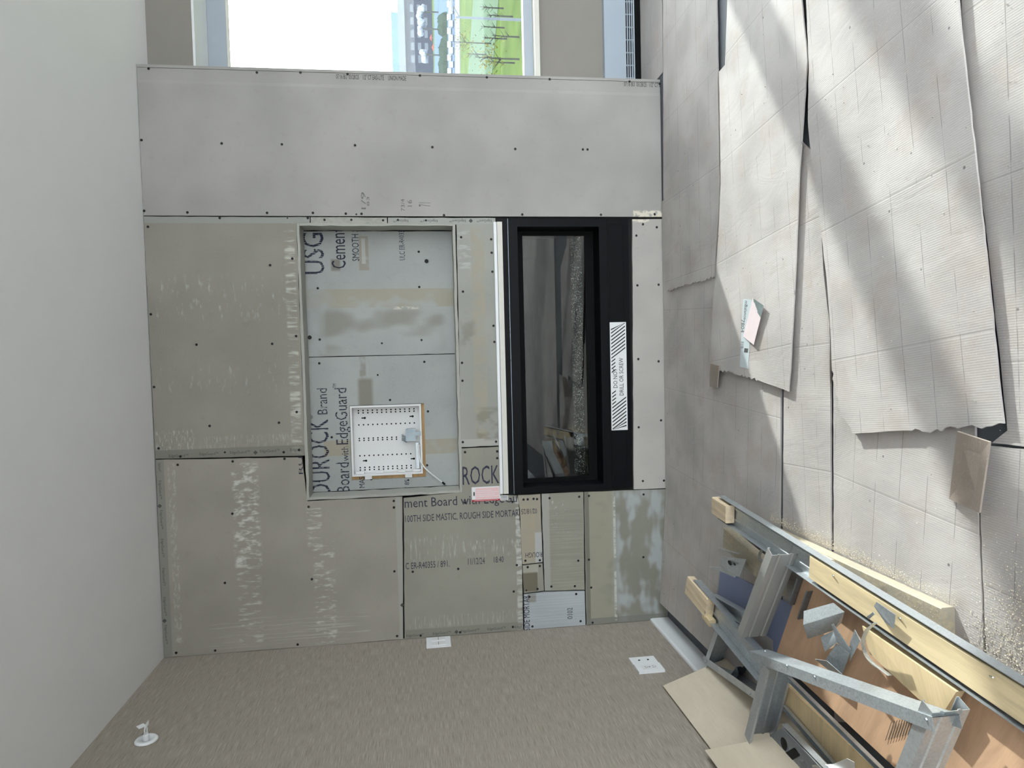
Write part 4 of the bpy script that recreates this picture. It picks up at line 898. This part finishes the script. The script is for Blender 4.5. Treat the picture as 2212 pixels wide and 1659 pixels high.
strip([(1036,-200),(1094,-200),(1062,170),(1010,170)], .08, m_court, 'court', 'pale green paved court crossing the lawn', 'court')
strip([(982,-260),(990,-260),(994,190),(983,190)], .10, m_pave, 'pavement', 'pale pavement along the parked cars', 'pavement')
strip([(936,-260),(981,-260),(982,200),(939,200)], .06, m_road, 'road', 'wide blue grey road beyond the parked cars', 'road')
for k, (x0, x1, y0, y1) in enumerate(((953, 967, 85, 175), (953, 966, 40, 70))):
    P = [G(x, y, GZ) for x, y in ((x1, y0), (x1, y1))]; a, b = Vector(P[0]), Vector(P[1]); hd = MB()
    n_h = 26
    for i in range(n_h):
        c = a+(b-a)*(i+.5)/n_h; r = random.uniform(1.4, 2.2)
        vs2 = []; 
        for kk in range(6):
            for j in range(4): th_ = 2*math.pi*kk/6; ph_ = math.pi*.5*j/3; vs2.append(c+Vector((r*1.3*math.cos(th_)*math.cos(ph_), r*1.3*math.sin(th_)*math.cos(ph_), 1.6*r*math.sin(ph_)))*random.uniform(.85, 1.1))
        hd.add(vs2, [(4*kk+j, 4*((kk+1) % 6)+j, 4*((kk+1) % 6)+j+1, 4*kk+j+1) for kk in range(6) for j in range(3)])
    tag(hd.build('hedge', m_hedge), ('long dark green hedge between road and parked cars', 'short dark hedge before the far road')[k], 'hedge')
# buildings
def bldg(Yd, x_top, y0, y1, mat, label, roof=None, depth=40):
    a, b = W(x_top, y1, Yd), W(x_top, y0, Yd); o = thing('building', label, 'building', ((a[0]+b[0])/2, Yd, GZ))
    MB().box(a[0], b[0], Yd, Yd+depth, GZ, a[2]).build('wall', mat, o)
    if roof: MB().box(a[0]-1, b[0]+1, Yd-2, Yd+depth, a[2]+.05, a[2]+roof).build('roof', m_roof, o)
    return o, a, b
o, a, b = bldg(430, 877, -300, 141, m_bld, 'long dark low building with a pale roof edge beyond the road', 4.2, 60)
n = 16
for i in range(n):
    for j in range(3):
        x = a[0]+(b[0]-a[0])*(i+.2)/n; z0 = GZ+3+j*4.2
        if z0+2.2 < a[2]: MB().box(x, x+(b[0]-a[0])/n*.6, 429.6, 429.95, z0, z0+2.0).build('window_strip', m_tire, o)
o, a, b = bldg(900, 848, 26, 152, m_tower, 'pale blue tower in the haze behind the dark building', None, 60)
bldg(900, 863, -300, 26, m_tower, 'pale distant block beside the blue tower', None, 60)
# parked cars
cbody = MB().prism([(-2.2, -.85, .35), (2.2, -.85, .35), (2.2, -.85, .85), (1.2, -.85, .95), (.6, -.85, 1.45), (-1.2, -.85, 1.45), (-1.9, -.85, .95), (-2.2, -.85, .9)], (0, 1.7, 0))
cwin = MB().prism([(1.05, -.88, .97), (.52, -.88, 1.38), (-1.1, -.88, 1.38), (-1.65, -.88, .97)], (0, 1.76, 0))
cwh = MB()
for sx in (-1.35, 1.35): cwh.tube([(sx, -.9, .33), (sx, .9, .33)], .33, 10)
proto = []
for nm, mb_, mt in (('car_body', cbody, m_car), ('car_windows', cwin, m_tire), ('axle_wheels', cwh, m_tire)):
    me2 = bpy.data.meshes.new(nm); me2.from_pydata(mb_.v, [], mb_.f); me2.materials.append(mt); proto.append((nm, me2))
for i in range(13):
    py = -20+i*14.5; c = G(976+(i % 2)*4+py*.006, py, GZ)
    o = thing('parked_car', 'silver car in the row parked beyond the lawn', 'car', (c[0], c[1], GZ+.08), 'cars parked beyond the lawn'); Mx = Matrix.Translation(Vector((c[0], c[1], GZ+.08))) @ Matrix.Rotation(1.2+random.uniform(-.1, .1), 4, 'Z')
    for nm, me2 in proto: link(nm, me2, o, Mx)
# bare young trees on the lawn, the lamp post, a budding tree
def tree(px, py, hgt, label, leaf=False, group=None):
    c = Vector(G(px, py, GZ)); o = thing('tree', label, 'tree', tuple(c), group); mb = MB(); mb.tube([c, c+Vector((0, 0, hgt*.5)), c+Vector((.1, 0, hgt))], [.12, .08, .03], 6)
    for k in range(14):
        z = hgt*random.uniform(.35, .95); a = random.uniform(0, 6.28); L = hgt*random.uniform(.12, .26); s = c+Vector((0, 0, z))
        mb.tube([s, s+Vector((L*math.cos(a), L*math.sin(a), L*.7))], [.04, .015], 4)
    mb.build('trunk', m_bark, o)
    if leaf:
        lf = MB()
        for k in range(160):
            q = c+Vector((random.gauss(0, hgt*.2), random.gauss(0, hgt*.2), hgt*.7+random.gauss(0, hgt*.14))); r = .22
            lf.add([q+Vector((random.uniform(-r, r), random.uniform(-r, r), random.uniform(-r, r))) for _ in range(3)], [(0, 1, 2)])
        tag(lf.build('leaves', m_leaf, o), kind='stuff')
for px, py in ((1088,18),(1108,36),(1090,60),(1095,84),(1082,126),(1112,136),(1122,80),(1050,118)): tree(px, py, 3.4, 'bare young tree on the lawn with a stake', group='bare young trees on the lawn')
tree(1062, 94, 6.5, 'budding yellowish tree at the edge of the pale court', True)
tree(1122, 128, 5.5, 'leafy yellow green tree low by the window frame', True)
bp = W(1150, 44, 58.); tp = W(984, 33, 58.); ls = thing('lamp_post', 'tall pale lamp post rising beside the lawn', 'lamp post', (bp[0], 58, GZ))
MB().tube([(bp[0], 58, GZ), (bp[0], 58, tp[2])], [.16, .09], 8).build('pole', m_pole, ls)
MB().tube([(bp[0]-.1, 58, tp[2]-.4), (bp[0]+1.0, 58, tp[2]+.25)], .06, 6).build('arm', m_pole, ls); MB().box(bp[0]+.6, bp[0]+1.7, 57.8, 58.2, tp[2]+.2, tp[2]+.36).build('lamp_head', m_pole, ls)

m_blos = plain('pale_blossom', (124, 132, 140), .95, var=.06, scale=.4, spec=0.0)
def blob_tree(px, py, Yd, w_px, h_px, label):
    c = W(px, py, Yd); r = w_px*Yd/FPX/2; hh = h_px*Yd/FPX; o = thing('tree', label, 'tree', (c[0], Yd, GZ), 'pale trees before the dark building')
    mb = MB()
    for k in range(9):
        q = Vector((c[0]+random.uniform(-r, r), Yd+random.uniform(-r, r), c[2]+random.uniform(-hh, hh)*.35)); rr = hh*random.uniform(.3, .5); n1, n2 = 8, 5; v = []; f = []
        for i in range(n2+1):
            for j in range(n1): a, b = math.pi*i/n2, 2*math.pi*j/n1; v.append(q+Vector((math.sin(a)*math.cos(b), math.sin(a)*math.sin(b), math.cos(a)))*rr*random.uniform(.85, 1.12))
        for i in range(n2):
            for j in range(n1): f.append((i*n1+j, (i+1)*n1+j, (i+1)*n1+(j+1) % n1, i*n1+(j+1) % n1))
        mb.add(v, f)
    mb.build('crown', m_blos, o); MB().tube([(c[0], Yd, GZ), (c[0], Yd, c[2])], .35, 6).build('trunk', m_bark, o)
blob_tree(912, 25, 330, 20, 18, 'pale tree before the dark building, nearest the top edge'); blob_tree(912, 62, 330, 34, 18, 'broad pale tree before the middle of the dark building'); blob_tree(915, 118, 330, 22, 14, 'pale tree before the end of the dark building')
m_umb = plain('red_canvas', (120, 52, 44), .9, spec=0.0)
for px, py, lb in ((937, 82, 'small red parasol on the road, farther from the drywall edge'), (942, 103, 'small red parasol on the road, nearer the drywall edge')):
    c = Vector(G(px+4, py, GZ+.07)); o = thing('parasol', lb, 'parasol', tuple(c)); MB().tube([c, c+Vector((0, 0, 3.2))], .06, 6).build('pole', m_pole, o); MB().tube([c+Vector((0, 0, 2.2)), c+Vector((0, 0, 3.1))], [2.0, .05], 8).build('canopy', m_umb, o)
